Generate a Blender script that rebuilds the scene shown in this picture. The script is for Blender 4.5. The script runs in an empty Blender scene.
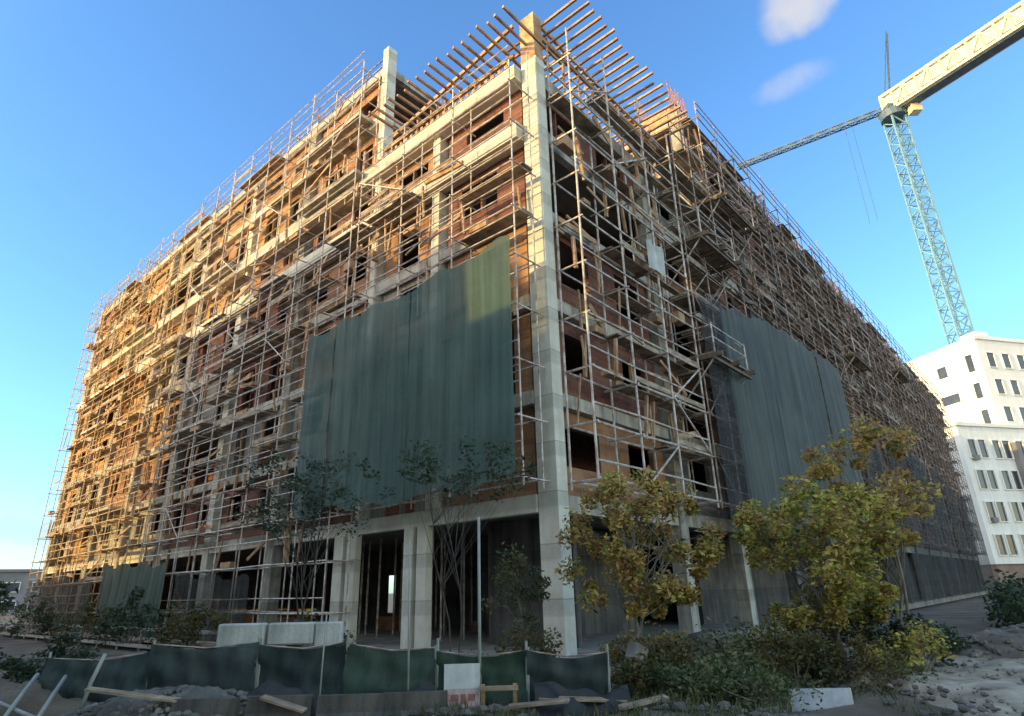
import bpy, math, random
from mathutils import Vector, Matrix, Euler
random.seed(11)
R = math.radians
scene = bpy.context.scene
COL = scene.collection
YAW = R(48.97)
CX, CY = 0.894, 17.0
EYE = 1.6
SUN_AZ_VEC = Vector((-0.93, -0.37, 0)).normalized()
SUN_EL = R(15)

# ------------------------------------------------------------------ materials
def new_mat(name):
    m = bpy.data.materials.new(name); m.use_nodes = True
    nt = m.node_tree; b = nt.nodes['Principled BSDF']
    return m, nt, b

def ramp(nt, stops, fac):
    r = nt.nodes.new('ShaderNodeValToRGB')
    els = r.color_ramp.elements
    while len(els) < len(stops): els.new(0.5)
    for e, (p, c) in zip(els, stops):
        e.position = p; e.color = (*c, 1)
    nt.links.new(fac, r.inputs[0])
    return r.outputs[0]

def noise(nt, scale, detail=6, vec=None, rough=0.6):
    n = nt.nodes.new('ShaderNodeTexNoise')
    n.inputs['Scale'].default_value = scale; n.inputs['Detail'].default_value = detail
    n.inputs['Roughness'].default_value = rough
    if vec is not None: nt.links.new(vec, n.inputs['Vector'])
    return n.outputs['Fac']

def coords(nt, scale=(1, 1, 1), kind='Object', rot=(0, 0, 0)):
    t = nt.nodes.new('ShaderNodeTexCoord'); mp = nt.nodes.new('ShaderNodeMapping')
    mp.inputs['Scale'].default_value = scale; mp.inputs['Rotation'].default_value = rot
    nt.links.new(t.outputs[kind], mp.inputs['Vector'])
    return mp.outputs['Vector']

def mix(nt, a, b, fac, mode='MIX'):
    n = nt.nodes.new('ShaderNodeMix'); n.data_type = 'RGBA'; n.blend_type = mode
    for s, v in ((n.inputs[6], a), (n.inputs[7], b)):
        if isinstance(v, tuple): s.default_value = (*v, 1)
        else: nt.links.new(v, s)
    if isinstance(fac, (int, float)): n.inputs[0].default_value = fac
    else: nt.links.new(fac, n.inputs[0])
    return n.outputs[2]

def bump(nt, b, h, dist=0.02, strength=0.6):
    n = nt.nodes.new('ShaderNodeBump'); n.inputs['Distance'].default_value = dist
    n.inputs['Strength'].default_value = strength
    nt.links.new(h, n.inputs['Height']); nt.links.new(n.outputs[0], b.inputs['Normal'])

def mat_noise(name, stops, scale=1.5, rough=0.9, stretch=(1, 1, 1), bscale=18, bd=0.02, metal=0.0, streak=None):
    m, nt, b = new_mat(name)
    v = coords(nt, stretch)
    c = ramp(nt, stops, noise(nt, scale, 8, v))
    if streak:
        v2 = coords(nt, (3.0, 3.0, 0.18))
        s = ramp(nt, [(0.35, (streak,) * 3), (0.62, (1, 1, 1))], noise(nt, 1.6, 6, v2))
        c = mix(nt, c, s, 1.0, 'MULTIPLY')
    nt.links.new(c, b.inputs['Base Color'])
    b.inputs['Roughness'].default_value = rough; b.inputs['Metallic'].default_value = metal
    bump(nt, b, noise(nt, bscale, 5, coords(nt)), bd)
    return m

def cast_joints(m):
    nt = m.node_tree; b = nt.nodes['Principled BSDF']; src = b.inputs['Base Color'].links[0].from_socket
    t = nt.nodes.new('ShaderNodeTexCoord'); sp = nt.nodes.new('ShaderNodeSeparateXYZ'); nt.links.new(t.outputs['Object'], sp.inputs[0])
    wob = nt.nodes.new('ShaderNodeMath'); wob.operation = 'MULTIPLY_ADD'; nt.links.new(noise(nt, 5, 3, coords(nt)), wob.inputs[0]); wob.inputs[1].default_value = .05; nt.links.new(sp.outputs[2], wob.inputs[2])
    d = nt.nodes.new('ShaderNodeMath'); d.operation = 'MODULO'; nt.links.new(wob.outputs[0], d.inputs[0]); d.inputs[1].default_value = 1.36
    j = ramp(nt, [(0.0, (.45,) * 3), (0.022, (.62,) * 3), (0.03, (1, 1, 1)), (0.93, (1, 1, 1)), (1.0, (.8,) * 3)], d.outputs[0])
    c = mix(nt, src, j, 1.0, 'MULTIPLY')
    p = ramp(nt, [(0.42, (1, 1, 1)), (0.5, (.86, .84, .80)), (0.6, (.66, .62, .56)), (0.64, (1, 1, 1))], noise(nt, 1.1, 4, coords(nt, (1, 1, .7))))
    nt.links.new(mix(nt, c, p, .3, 'MULTIPLY'), b.inputs['Base Color'])
def mat_brick(name, c1, c2, mortar, stain=0.45):
    m, nt, b = new_mat(name)
    t = nt.nodes.new('ShaderNodeTexCoord'); sep = nt.nodes.new('ShaderNodeSeparateXYZ')
    nt.links.new(t.outputs['Object'], sep.inputs[0])
    add = nt.nodes.new('ShaderNodeMath'); add.operation = 'ADD'
    nt.links.new(sep.outputs[0], add.inputs[0]); nt.links.new(sep.outputs[1], add.inputs[1])
    cmb = nt.nodes.new('ShaderNodeCombineXYZ')
    nt.links.new(add.outputs[0], cmb.inputs[0]); nt.links.new(sep.outputs[2], cmb.inputs[1])
    br = nt.nodes.new('ShaderNodeTexBrick'); nt.links.new(cmb.outputs[0], br.inputs['Vector'])
    br.inputs['Color1'].default_value = (*c1, 1); br.inputs['Color2'].default_value = (*c2, 1)
    br.inputs['Mortar'].default_value = (*mortar, 1)
    br.inputs['Scale'].default_value = 1.0; br.inputs['Mortar Size'].default_value = 0.018
    br.inputs['Brick Width'].default_value = 0.4; br.inputs['Row Height'].default_value = 0.22
    s = ramp(nt, [(0.3, (stain,) * 3), (0.65, (1, 1, 1))], noise(nt, 0.8, 8, coords(nt)))
    nt.links.new(mix(nt, br.outputs['Color'], s, 1.0, 'MULTIPLY'), b.inputs['Base Color'])
    b.inputs['Roughness'].default_value = 0.95
    bump(nt, b, br.outputs['Fac'], 0.01, 0.5)
    return m

def mat_net(name, c1, c2, c3, alpha=0.12, trans=0.15):
    m, nt, b = new_mat(name)
    v = coords(nt, (2.2, 2.2, 0.10))
    c = ramp(nt, [(0.3, c1), (0.5, c2), (0.7, c3)], noise(nt, 1.5, 7, v, 0.7))
    c2_ = ramp(nt, [(0.3, (0.7,) * 3), (0.7, (1.15,) * 3)], noise(nt, 0.5, 3, coords(nt)))
    nt.links.new(mix(nt, c, c2_, 1.0, 'MULTIPLY'), b.inputs['Base Color'])
    b.inputs['Roughness'].default_value = 0.75
    tr = nt.nodes.new('ShaderNodeBsdfTranslucent'); nt.links.new(c, tr.inputs[0])
    ms = nt.nodes.new('ShaderNodeMixShader'); ms.inputs[0].default_value = trans
    nt.links.new(b.outputs[0], ms.inputs[1]); nt.links.new(tr.outputs[0], ms.inputs[2])
    tp = nt.nodes.new('ShaderNodeBsdfTransparent')
    ms2 = nt.nodes.new('ShaderNodeMixShader')
    hole = nt.nodes.new('ShaderNodeMapRange')
    nt.links.new(noise(nt, 60, 2, coords(nt)), hole.inputs[0])
    hole.inputs[1].default_value = 0.45; hole.inputs[2].default_value = 0.75
    hole.inputs[3].default_value = alpha; hole.inputs[4].default_value = min(1, alpha * 3.5)
    nt.links.new(hole.outputs[0], ms2.inputs[0])
    nt.links.new(ms.outputs[0], ms2.inputs[1]); nt.links.new(tp.outputs[0], ms2.inputs[2])
    nt.links.new(ms2.outputs[0], nt.nodes['Material Output'].inputs[0])
    return m

def mat_leaf(name, stops, scale=2.2, seed=0.0):
    m, nt, b = new_mat(name)
    v = coords(nt, (1, 1, 1)); v.node.inputs['Location'].default_value = (seed, seed * 2, 0)
    big = noise(nt, scale, 3, v); geo = nt.nodes.new('ShaderNodeNewGeometry')
    d = nt.nodes.new('ShaderNodeMath'); d.operation = 'MULTIPLY_ADD'; nt.links.new(geo.outputs['Random Per Island'], d.inputs[0]); d.inputs[1].default_value = .75
    e = nt.nodes.new('ShaderNodeMath'); e.operation = 'MULTIPLY_ADD'; nt.links.new(big, e.inputs[0]); e.inputs[1].default_value = 1.5; e.inputs[2].default_value = -.54
    nt.links.new(e.outputs[0], d.inputs[2])
    c = ramp(nt, stops, d.outputs[0])
    nt.links.new(c, b.inputs['Base Color']); b.inputs['Roughness'].default_value = 0.6
    tr = nt.nodes.new('ShaderNodeBsdfTranslucent'); nt.links.new(c, tr.inputs[0])
    ms = nt.nodes.new('ShaderNodeMixShader'); ms.inputs[0].default_value = 0.35
    nt.links.new(b.outputs[0], ms.inputs[1]); nt.links.new(tr.outputs[0], ms.inputs[2])
    nt.links.new(ms.outputs[0], nt.nodes['Material Output'].inputs[0])
    return m

M = {}
M['concrete'] = mat_noise('concrete', [(0.3, (0.23, 0.21, 0.18)), (0.5, (0.42, 0.39, 0.33)), (0.7, (0.56, 0.52, 0.44))], 1.2, streak=0.6)
M['pale_concrete'] = mat_noise('pale_concrete', [(0.3, (0.56, 0.53, 0.44)), (0.5, (0.67, 0.64, 0.54)), (0.7, (0.74, 0.71, 0.61))], 1.1, streak=0.9)
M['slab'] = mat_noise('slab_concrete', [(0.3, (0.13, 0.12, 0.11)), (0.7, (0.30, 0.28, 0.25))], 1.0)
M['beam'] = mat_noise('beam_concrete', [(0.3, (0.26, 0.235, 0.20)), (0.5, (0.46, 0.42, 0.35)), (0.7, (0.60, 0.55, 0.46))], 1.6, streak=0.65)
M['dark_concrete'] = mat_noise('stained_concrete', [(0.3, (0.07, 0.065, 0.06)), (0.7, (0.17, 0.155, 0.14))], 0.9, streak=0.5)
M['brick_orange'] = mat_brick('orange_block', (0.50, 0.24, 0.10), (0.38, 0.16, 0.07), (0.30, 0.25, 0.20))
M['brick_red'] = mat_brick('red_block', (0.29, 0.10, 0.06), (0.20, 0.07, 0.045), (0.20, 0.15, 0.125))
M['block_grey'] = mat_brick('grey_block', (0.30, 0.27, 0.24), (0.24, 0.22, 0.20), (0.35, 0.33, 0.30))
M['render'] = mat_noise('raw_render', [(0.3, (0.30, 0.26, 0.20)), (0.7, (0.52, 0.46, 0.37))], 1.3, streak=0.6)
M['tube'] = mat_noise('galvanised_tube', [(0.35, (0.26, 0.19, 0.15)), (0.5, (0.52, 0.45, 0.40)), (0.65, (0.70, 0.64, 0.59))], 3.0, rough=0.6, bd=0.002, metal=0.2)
M['tube_sun_tint'] = mat_noise('sun_tinted_tube', [(0.35, (0.30, 0.17, 0.07)), (0.5, (0.60, 0.40, 0.18)), (0.65, (0.74, 0.56, 0.30))], 3.0, rough=0.6, bd=0.002)  # golden sunlight put into the tube colour for the far left face
M['brick_sun_tint'] = mat_brick('sun_tinted_block', (0.58, 0.30, 0.09), (0.46, 0.22, 0.07), (0.40, 0.30, 0.18), .6)  # amber glow of the low sun painted into the brick colour
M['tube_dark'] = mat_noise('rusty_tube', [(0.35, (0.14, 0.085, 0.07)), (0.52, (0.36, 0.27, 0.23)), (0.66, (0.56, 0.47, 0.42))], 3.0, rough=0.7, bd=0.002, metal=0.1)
M['plank'] = mat_noise('scaffold_board', [(0.3, (0.12, 0.085, 0.06)), (0.5, (0.30, 0.23, 0.16)), (0.7, (0.50, 0.42, 0.31))], 2.2, stretch=(1, 1, 4), bd=0.004)
M['formwork'] = mat_noise('formwork_timber', [(0.3, (0.20, 0.11, 0.06)), (0.5, (0.42, 0.25, 0.14)), (0.7, (0.54, 0.40, 0.26))], 2.5, bd=0.004)
M['joist'] = mat_noise('dark_joist', [(0.3, (0.07, 0.05, 0.035)), (0.7, (0.20, 0.15, 0.11))], 2.5, bd=0.004)
M['rebar'] = mat_noise('rusty_rebar', [(0.3, (0.16, 0.07, 0.05)), (0.7, (0.40, 0.22, 0.17))], 6, bd=0.002)
M['net_teal'] = mat_net('teal_debris_net', (0.044, 0.092, 0.084), (0.064, 0.128, 0.114), (0.100, 0.172, 0.148), 0.10, .3)
M['net_pale'] = mat_net('pale_debris_net', (0.07, 0.125, 0.112), (0.09, 0.155, 0.137), (0.12, 0.19, 0.165), 0.10, .3)
M['net_grey'] = mat_net('grey_debris_net', (0.070, 0.084, 0.074), (0.105, 0.122, 0.108), (0.16, 0.176, 0.155), 0.10, .3)
M['net_dark'] = mat_net('dark_debris_net', (0.018, 0.016, 0.014), (0.040, 0.037, 0.033), (0.11, 0.10, 0.09), 0.28, .3)
M['fence_net'] = mat_net('dark_fence_net', (0.015, 0.03, 0.03), (0.030, 0.055, 0.054), (0.06, 0.085, 0.082), 0.06)
M['fence_net_green'] = mat_net('green_fence_net', (0.012, 0.035, 0.022), (0.025, 0.065, 0.042), (0.05, 0.095, 0.065), 0.06)
M['asphalt'] = mat_noise('asphalt', [(0.3, (0.035, 0.035, 0.036)), (0.7, (0.075, 0.073, 0.07))], 3, bd=0.01)
M['pavement'] = mat_noise('dusty_pavement', [(0.3, (0.17, 0.14, 0.10)), (0.5, (0.33, 0.28, 0.21)), (0.7, (0.48, 0.42, 0.33))], 2.2, bd=.03)
M['dirt'] = mat_noise('dirt', [(0.3, (0.06, 0.048, 0.034)), (0.5, (0.125, 0.10, 0.072)), (0.7, (0.21, 0.175, 0.13))], 0.6, bd=0.06, bscale=7)
M['mud'] = mat_noise('grey_dirt', [(0.3, (0.05, 0.052, 0.046)), (0.5, (0.10, 0.10, 0.088)), (0.7, (0.22, 0.215, 0.19))], 1.2, bd=0.08, bscale=6)
M['mound'] = mat_noise('mound_dirt', [(0.3, (0.075, 0.06, 0.047)), (0.5, (0.145, 0.12, 0.098)), (0.7, (0.22, 0.19, 0.155))], 1.5, bd=0.08, bscale=6)
M['stone'] = mat_noise('rubble_stone', [(0.3, (0.07, 0.065, 0.06)), (0.55, (0.16, 0.15, 0.135)), (0.7, (0.36, 0.34, 0.30))], 1.5)
M['pale_block'] = mat_noise('pale_block', [(0.3, (0.38, 0.39, 0.36)), (0.7, (0.60, 0.61, 0.57))], 2, streak=0.7)
M['bark'] = mat_noise('bark', [(0.3, (0.10, 0.085, 0.07)), (0.7, (0.26, 0.23, 0.19))], 8, stretch=(1, 1, .3), bd=0.02)
M['bark_dark'] = mat_noise('dark_bark', [(0.3, (0.035, 0.03, 0.025)), (0.7, (0.10, 0.085, 0.07))], 8, bd=0.02)
M['leaf_autumn'] = mat_leaf('autumn_leaves', [(0.05, (0.04, 0.055, 0.02)), (0.3, (0.20, 0.21, 0.05)), (0.5, (0.55, 0.47, 0.11)), (0.72, (0.56, 0.34, 0.11)), (0.95, (0.26, 0.12, 0.06))])
M['leaf_gold'] = mat_leaf('golden_leaves', [(0.05, (0.035, 0.06, 0.02)), (0.28, (0.17, 0.22, 0.05)), (0.52, (0.52, 0.50, 0.10)), (0.75, (0.55, 0.40, 0.11)), (0.97, (0.24, 0.12, 0.06))], 1.6, 5.0)
M['leaf_olive'] = mat_leaf('olive_leaves', [(0.05, (0.018, 0.028, 0.012)), (0.35, (0.06, 0.08, 0.025)), (0.6, (0.12, 0.13, 0.04)), (0.9, (0.16, 0.10, 0.045))], 1.8, 9.0)
M['leaf_dark'] = mat_leaf('dark_leaves', [(0.1, (0.012, 0.022, 0.012)), (0.5, (0.028, 0.055, 0.026)), (0.9, (0.055, 0.085, 0.035))], 1.8, 3.0)
M['leaf_green'] = mat_leaf('green_leaves', [(0.1, (0.02, 0.035, 0.012)), (0.4, (0.055, 0.09, 0.025)), (0.65, (0.10, 0.14, 0.04)), (0.9, (0.22, 0.22, 0.12))], 1.8, 7.0)
M['white_wall'] = mat_noise('white_render', [(0.3, (0.76, 0.76, 0.73)), (0.7, (0.86, 0.86, 0.83))], 0.35, streak=0.88, bd=0.01)
M['glass_dark'] = mat_noise('dark_glass', [(0.3, (0.02, 0.025, 0.035)), (0.7, (0.06, 0.07, 0.09))], 0.4, rough=0.15, bd=0.0)
M['brown_wall'] = mat_noise('brown_cladding', [(0.3, (0.17, 0.12, 0.10)), (0.7, (0.27, 0.20, 0.16))], 1, bd=0.01)
M['crane_yellow'] = mat_noise('cream_crane_paint', [(0.3, (0.66, 0.58, 0.38)), (0.7, (0.80, 0.73, 0.52))], 1, rough=0.5, bd=0.0)
M['crane_blue'] = mat_noise('faded_blue_crane_paint', [(0.3, (0.12, 0.27, 0.38)), (0.7, (0.19, 0.36, 0.48))], 1, rough=0.5, bd=0.0)
M['crane_dark'] = mat_noise('dark_crane_steel', [(0.3, (0.05, 0.09, 0.13)), (0.7, (0.10, 0.16, 0.22))], 1, rough=0.5, bd=0.0)
M['pole'] = mat_noise('pole_paint', [(0.3, (0.22, 0.24, 0.22)), (0.7, (0.36, 0.38, 0.35))], 3, rough=0.5, bd=0.001)
M['sign_white'] = mat_noise('sign_white', [(0.3, (0.50, 0.56, 0.56)), (0.7, (0.72, 0.76, 0.75))], 4, rough=0.5, bd=0.002, streak=0.8)
M['sign_pink'] = mat_noise('sign_pink', [(0.35, (0.30, 0.14, 0.15)), (0.5, (0.50, 0.38, 0.38)), (0.65, (0.62, 0.55, 0.55))], 5, rough=0.5, bd=0.002)
M['sign_blue'] = mat_noise('sign_blue', [(0.35, (0.30, 0.36, 0.46)), (0.6, (0.52, 0.56, 0.62))], 4, rough=0.5, bd=0.002)
M['far_grey'] = mat_noise('far_grey', [(0.3, (0.16, 0.16, 0.16)), (0.7, (0.26, 0.26, 0.26))], 0.2, bd=0.0)
M['black_plastic'] = mat_noise('black_sheet', [(0.3, (0.008, 0.009, 0.011)), (0.7, (0.03, 0.032, 0.036))], 3, rough=0.6, bd=0.02)
M['beige_wall'] = mat_noise('beige_render', [(0.3, (0.40, 0.36, 0.30)), (0.7, (0.52, 0.47, 0.40))], 0.4, bd=0.01)

for q in ('pale_concrete', 'concrete', 'dark_concrete'): cast_joints(M[q])
# ------------------------------------------------------------------ mesh helpers
class MB:
    def __init__(s): s.v = []; s.f = []
    def box(s, x0, x1, y0, y1, z0, z1):
        n = len(s.v)
        s.v += [(x0, y0, z0), (x1, y0, z0), (x1, y1, z0), (x0, y1, z0), (x0, y0, z1), (x1, y0, z1), (x1, y1, z1), (x0, y1, z1)]
        s.f += [tuple(n + i for i in q) for q in ((0, 3, 2, 1), (4, 5, 6, 7), (0, 1, 5, 4), (1, 2, 6, 5), (2, 3, 7, 6), (3, 0, 4, 7))]
        return s
    def bar(s, p, q, w, h=None, up=(0, 0, 1)):
        """rectangular bar from p to q, w wide, h high"""
        h = w if h is None else h
        p = Vector(p); q = Vector(q); d = (q - p)
        if d.length < 1e-6: return s
        d.normalize(); u = Vector(up)
        if abs(d.dot(u)) > 0.98: u = Vector((1, 0, 0))
        a = d.cross(u).normalized() * w / 2; b = a.cross(d).normalized() * h / 2
        n = len(s.v)
        for c in (p, q): s.v += [tuple(c - a - b), tuple(c + a - b), tuple(c + a + b), tuple(c - a + b)]
        s.f += [tuple(n + i for i in f) for f in ((0, 3, 2, 1), (4, 5, 6, 7), (0, 1, 5, 4), (1, 2, 6, 5), (2, 3, 7, 6), (3, 0, 4, 7))]
        return s
    def tube(s, pts, radii, k=6, cap=True):
        n0 = len(s.v); ref = Vector((0.3, 0.9, 0.1)).normalized()
        pts = [Vector(p) for p in pts]
        if not hasattr(radii, '__len__'): radii = [radii] * len(pts)
        for i, p in enumerate(pts):
            d = (pts[min(i + 1, len(pts) - 1)] - pts[max(i - 1, 0)]).normalized()
            r_ = ref if abs(d.dot(ref)) < 0.9 else Vector((1, 0, 0))
            a = d.cross(r_).normalized(); b = d.cross(a)
            for j in range(k):
                t = 2 * math.pi * j / k
                s.v.append(tuple(p + (a * math.cos(t) + b * math.sin(t)) * radii[i]))
        for i in range(len(pts) - 1):
            for j in range(k):
                a0 = n0 + i * k + j; a1 = n0 + i * k + (j + 1) % k
                s.f.append((a0, a1, a1 + k, a0 + k))
        if cap:
            s.f.append(tuple(n0 + j for j in range(k))[::-1])
            s.f.append(tuple(n0 + (len(pts) - 1) * k + j for j in range(k)))
        return s
    def grid(s, fn, nu, nv):
        n = len(s.v)
        for j in range(nv + 1):
            for i in range(nu + 1): s.v.append(tuple(fn(i / nu, j / nv)))
        for j in range(nv):
            for i in range(nu):
                a = n + j * (nu + 1) + i
                s.f.append((a, a + 1, a + nu + 2, a + nu + 1))
        return s
    def rock(s, c, r, sq=0.7, rnd=random):
        # a lumpy stone
        n = len(s.v); rings = 4; k = 7
        s.v.append((c[0], c[1], c[2] + r * sq))
        for i in range(1, rings):
            t = math.pi * i / rings
            for j in range(k):
                a = 2 * math.pi * j / k; q = r * rnd.uniform(.75, 1.15)
                s.v.append((c[0] + q * math.sin(t) * math.cos(a), c[1] + q * math.sin(t) * math.sin(a), c[2] + q * sq * math.cos(t)))
        s.v.append((c[0], c[1], c[2] - r * sq))
        for j in range(k): s.f.append((n, n + 1 + j, n + 1 + (j + 1) % k))
        for i in range(rings - 2):
            for j in range(k):
                a = n + 1 + i * k + j; b = n + 1 + i * k + (j + 1) % k
                s.f.append((a, a + k, b + k, b))
        m_ = n + 1 + (rings - 1) * k; l = n + 1 + (rings - 2) * k
        for j in range(k): s.f.append((l + (j + 1) % k, l + j, m_))
        return s
    def build(s, name, mat, parent=None, smooth=False):
        me = bpy.data.meshes.new(name); me.from_pydata(s.v, [], s.f)
        if smooth: me.polygons.foreach_set('use_smooth', [True] * len(me.polygons))
        me.materials.append(mat); me.update()
        o = bpy.data.objects.new(name, me); COL.objects.link(o)
        if parent is not None: o.parent = parent
        return o

def tag(o, label=None, cat=None, group=None, kind=None):
    if label: o['label'] = label
    if cat: o['category'] = cat
    if group: o['group'] = group
    if kind: o['kind'] = kind
    return o
def thing(name, label, cat, loc=(0, 0, 0), rz=0.0, group=None):
    o = bpy.data.objects.new(name, None); COL.objects.link(o)
    o.location = loc; o.rotation_euler = (0, 0, rz)
    return tag(o, label, cat, group)
def site_thing(name, label, cat, group=None):   # local frame of the unfinished building: x along right face, y along left face
    return thing(name, label, cat, (CX, CY, 0), YAW, group)
def Wp(x, y, z=0.0):
    return (CX + x * math.cos(YAW) - y * math.sin(YAW), CY + x * math.sin(YAW) + y * math.cos(YAW), z)

# ------------------------------------------------------------------ the unfinished building
Z = [0.0, 4.0, 7.0, 10.1, 13.3, 16.6, 19.1, 22.2, 25.0]       # slab tops
LY = [0.0, 4.7, 8.5, 14.6, 20.6, 26.6, 32.6, 38.4, 43.4, 48.0]  # column lines along the left face
RX = [0.0, 7.5, 12.6, 18.6, 24.6, 30.6, 36.6, 42.6, 48.6, 54.6, 60.6, 66.6, 72.6, 78.6, 83.4, 88.0]
DEPTH = 16.0
B = site_thing('unfinished_building', 'long raw concrete apartment block under construction, with brick infill walls behind scaffolding', 'building')
NX, NY = 12.6, 8.5      # corner notch, one step lower than the rest
for k, z in enumerate(Z):
    m = MB(); t = 0.22
    if k == 0:
        m.box(-0.6, 88, -0.6, DEPTH, z - 0.35, z); m.box(-0.6, DEPTH, DEPTH, 48, z - 0.35, z)
    elif k <= 6:
        m.box(0, 88, 0, DEPTH, z - t, z); m.box(0, DEPTH, DEPTH, 48, z - t, z)
    else:
        m.box(NX, 88, 0, DEPTH, z - t, z); m.box(0, NX, NY, DEPTH, z - t, z); m.box(0, DEPTH, DEPTH, 48, z - t, z)
    m.build('floor_slab', M['slab'], B)
# edge beams
def beam_depth(k): return {1: 0.45, 5: 0.62, 6: 0.55}.get(k, 0.38)
for k in range(1, 9):
    z = Z[k]; d = beam_depth(k)
    y0 = 0.35 if k <= 6 else NY - .15
    x0 = 0.35 if k <= 6 else NX - .15
    MB().box(-0.42 if k in (5, 6) else -0.12, 0.16, y0, 48.1, z - d, z + 0.03).build('edge_beam', M['pale_concrete' if k in (1, 5, 6, 7) else 'beam'], B)
    MB().box(x0 + .1, 88.1, -0.10, 0.16, z - d, z + 0.03).build('edge_beam', M['beam'], B)
# notch inner beams and columns rising past the lower corner roof
for k in (7, 8):
    MB().box(0.2, NX - 0.2, NY - 0.12, NY + 0.14, Z[k] - 0.4, Z[k] + 0.03).build('edge_beam', M['beam'], B)
    MB().box(NX - 0.12, NX + 0.14, 0.2, NY - 0.2, Z[k] - 0.4, Z[k] + 0.03).build('edge_beam', M['beam'], B)
def column(x0, x1, y0, y1, z0, z1, mat='concrete', rebar=True):
    c = MB().box(x0, x1, y0, y1, z0, z1).build('column', M[mat], B)
    if rebar:
        m = MB()
        for i in range(4):
            x = x0 + (x1 - x0) * (0.2 + 0.6 * (i % 2)); y = y0 + (y1 - y0) * (0.2 + 0.6 * (i // 2))
            m.bar((x, y, z1 - .1), (x + random.uniform(-.06, .06), y + random.uniform(-.06, .06), z1 + random.uniform(0.8, 1.3)), 0.035)
        m.build('rebar', M['rebar'], c)
    return c
corner = column(-0.05, 0.42, -0.35, 0.32, 0, 19.35, 'pale_concrete', rebar=False)
for i, y in enumerate(LY[1:]):
    w = 0.30 if i > 1 else 0.2
    top = 19.3 if y < NY - .1 else 25.2 + (0.9 if i == 1 else 0)
    column(-0.16, 0.34, y - w, y + w, 4.03 if i < 2 else 0, top, 'pale_concrete' if i in (0, 1, 3) else 'concrete', rebar=(i % 2 == 0 or top > 26.2))
for (a_, b_) in ((4.75, 5.2), (5.42, 5.85), (8.5, 9.0), (9.25, 9.8)):   # slim twin columns of the ground floor
    column(-0.2, 0.06, a_, b_, 0, 3.54, 'pale_concrete', rebar=False)
for i, x in enumerate(RX[1:]):
    w = 0.28
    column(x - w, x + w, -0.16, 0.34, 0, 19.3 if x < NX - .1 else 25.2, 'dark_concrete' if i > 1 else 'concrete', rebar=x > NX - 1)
# interior columns
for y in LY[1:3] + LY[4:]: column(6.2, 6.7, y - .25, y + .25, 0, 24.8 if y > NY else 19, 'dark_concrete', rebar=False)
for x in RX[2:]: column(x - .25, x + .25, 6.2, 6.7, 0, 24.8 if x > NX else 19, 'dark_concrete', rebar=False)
# inner walls that close the view through the storeys
cw = MB()
for k in range(1, 8):
    z0, z1 = Z[k], Z[k + 1] - 0.22
    y1 = 3.2
    if k < 6:
        cw.box(2.4, 2.6, 2.4, 47.6, z0, z1); cw.box(2.6, 87.6, 2.4, 2.6, z0, z1)
    else:
        cw.box(3.4, 3.6, NY + .5, 47.6, z0, z1); cw.box(NX + .5, 87.6, 3.4, 3.6, z0, z1)
        cw.box(0.3, 3.4, NY + 2.4, NY + 2.6, z0, z1); cw.box(NX + 2.4, NX + 2.6, 0.3, 3.4, z0, z1)
cw.build('inner_wall', M['brick_red'], B)
# rear wall of the ground floor with daylight openings
rw = MB()
HOLES = [(17.8, 18.7, .6, 2.5), (20.2, 20.7, .9, 2.3), (45.6, 46.9, .6, 2.2)]
y = 9.25
for (h0, h1, hz0, hz1) in HOLES:
    rw.box(9.0, 9.25, y, h0, 0, 3.78); rw.box(9.0, 9.25, h0, h1, 0, hz0); rw.box(9.0, 9.25, h0, h1, hz1, 3.78); y = h1
rw.box(9.0, 9.25, y, 47.9, 0, 3.78); rw.box(9.25, 87.9, 9.0, 9.25, 0, 3.78)
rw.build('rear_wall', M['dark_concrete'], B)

# infill walls, one per bay and storey, with window openings
panels = []
def infill(face, a0, a1, z0, z1, rnd):
    m = MB(); t0, t1 = 0.18, 0.36
    def bx(p, q, zz0, zz1, o=0):
        if q - p < .03 or zz1 - zz0 < .03: return
        if face == 'L': m.box(t0 + o, t1 + o, p, q, zz0, zz1)
        else: m.box(p, q, t0 + o, t1 + o, zz0, zz1)
    w = a1 - a0; n = 2 if w > 4.4 else 1
    sill = z0 + rnd.choice([0.0, 0.9, 0.9, 1.0]); head = z1 - rnd.choice([0.25, 0.35, 0.5])
    seg = w / n
    for i in range(n):
        p = a0 + i * seg; q = p + seg
        ow = seg * rnd.uniform(0.38, 0.62); oc = p + seg * rnd.uniform(0.4, 0.6)
        l, r_ = oc - ow / 2, oc + ow / 2
        bx(p, l, z0, z1); bx(r_, q, z0, z1); bx(l, r_, z0, sill); bx(l, r_, head, z1)
        if rnd.random() < .45:      # a window frame or mullion already set
            c = oc + rnd.uniform(-.15, .15); bx(c - .04, c + .04, sill, head, 0.06)
    return m
rnd = random.Random(5)
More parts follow.
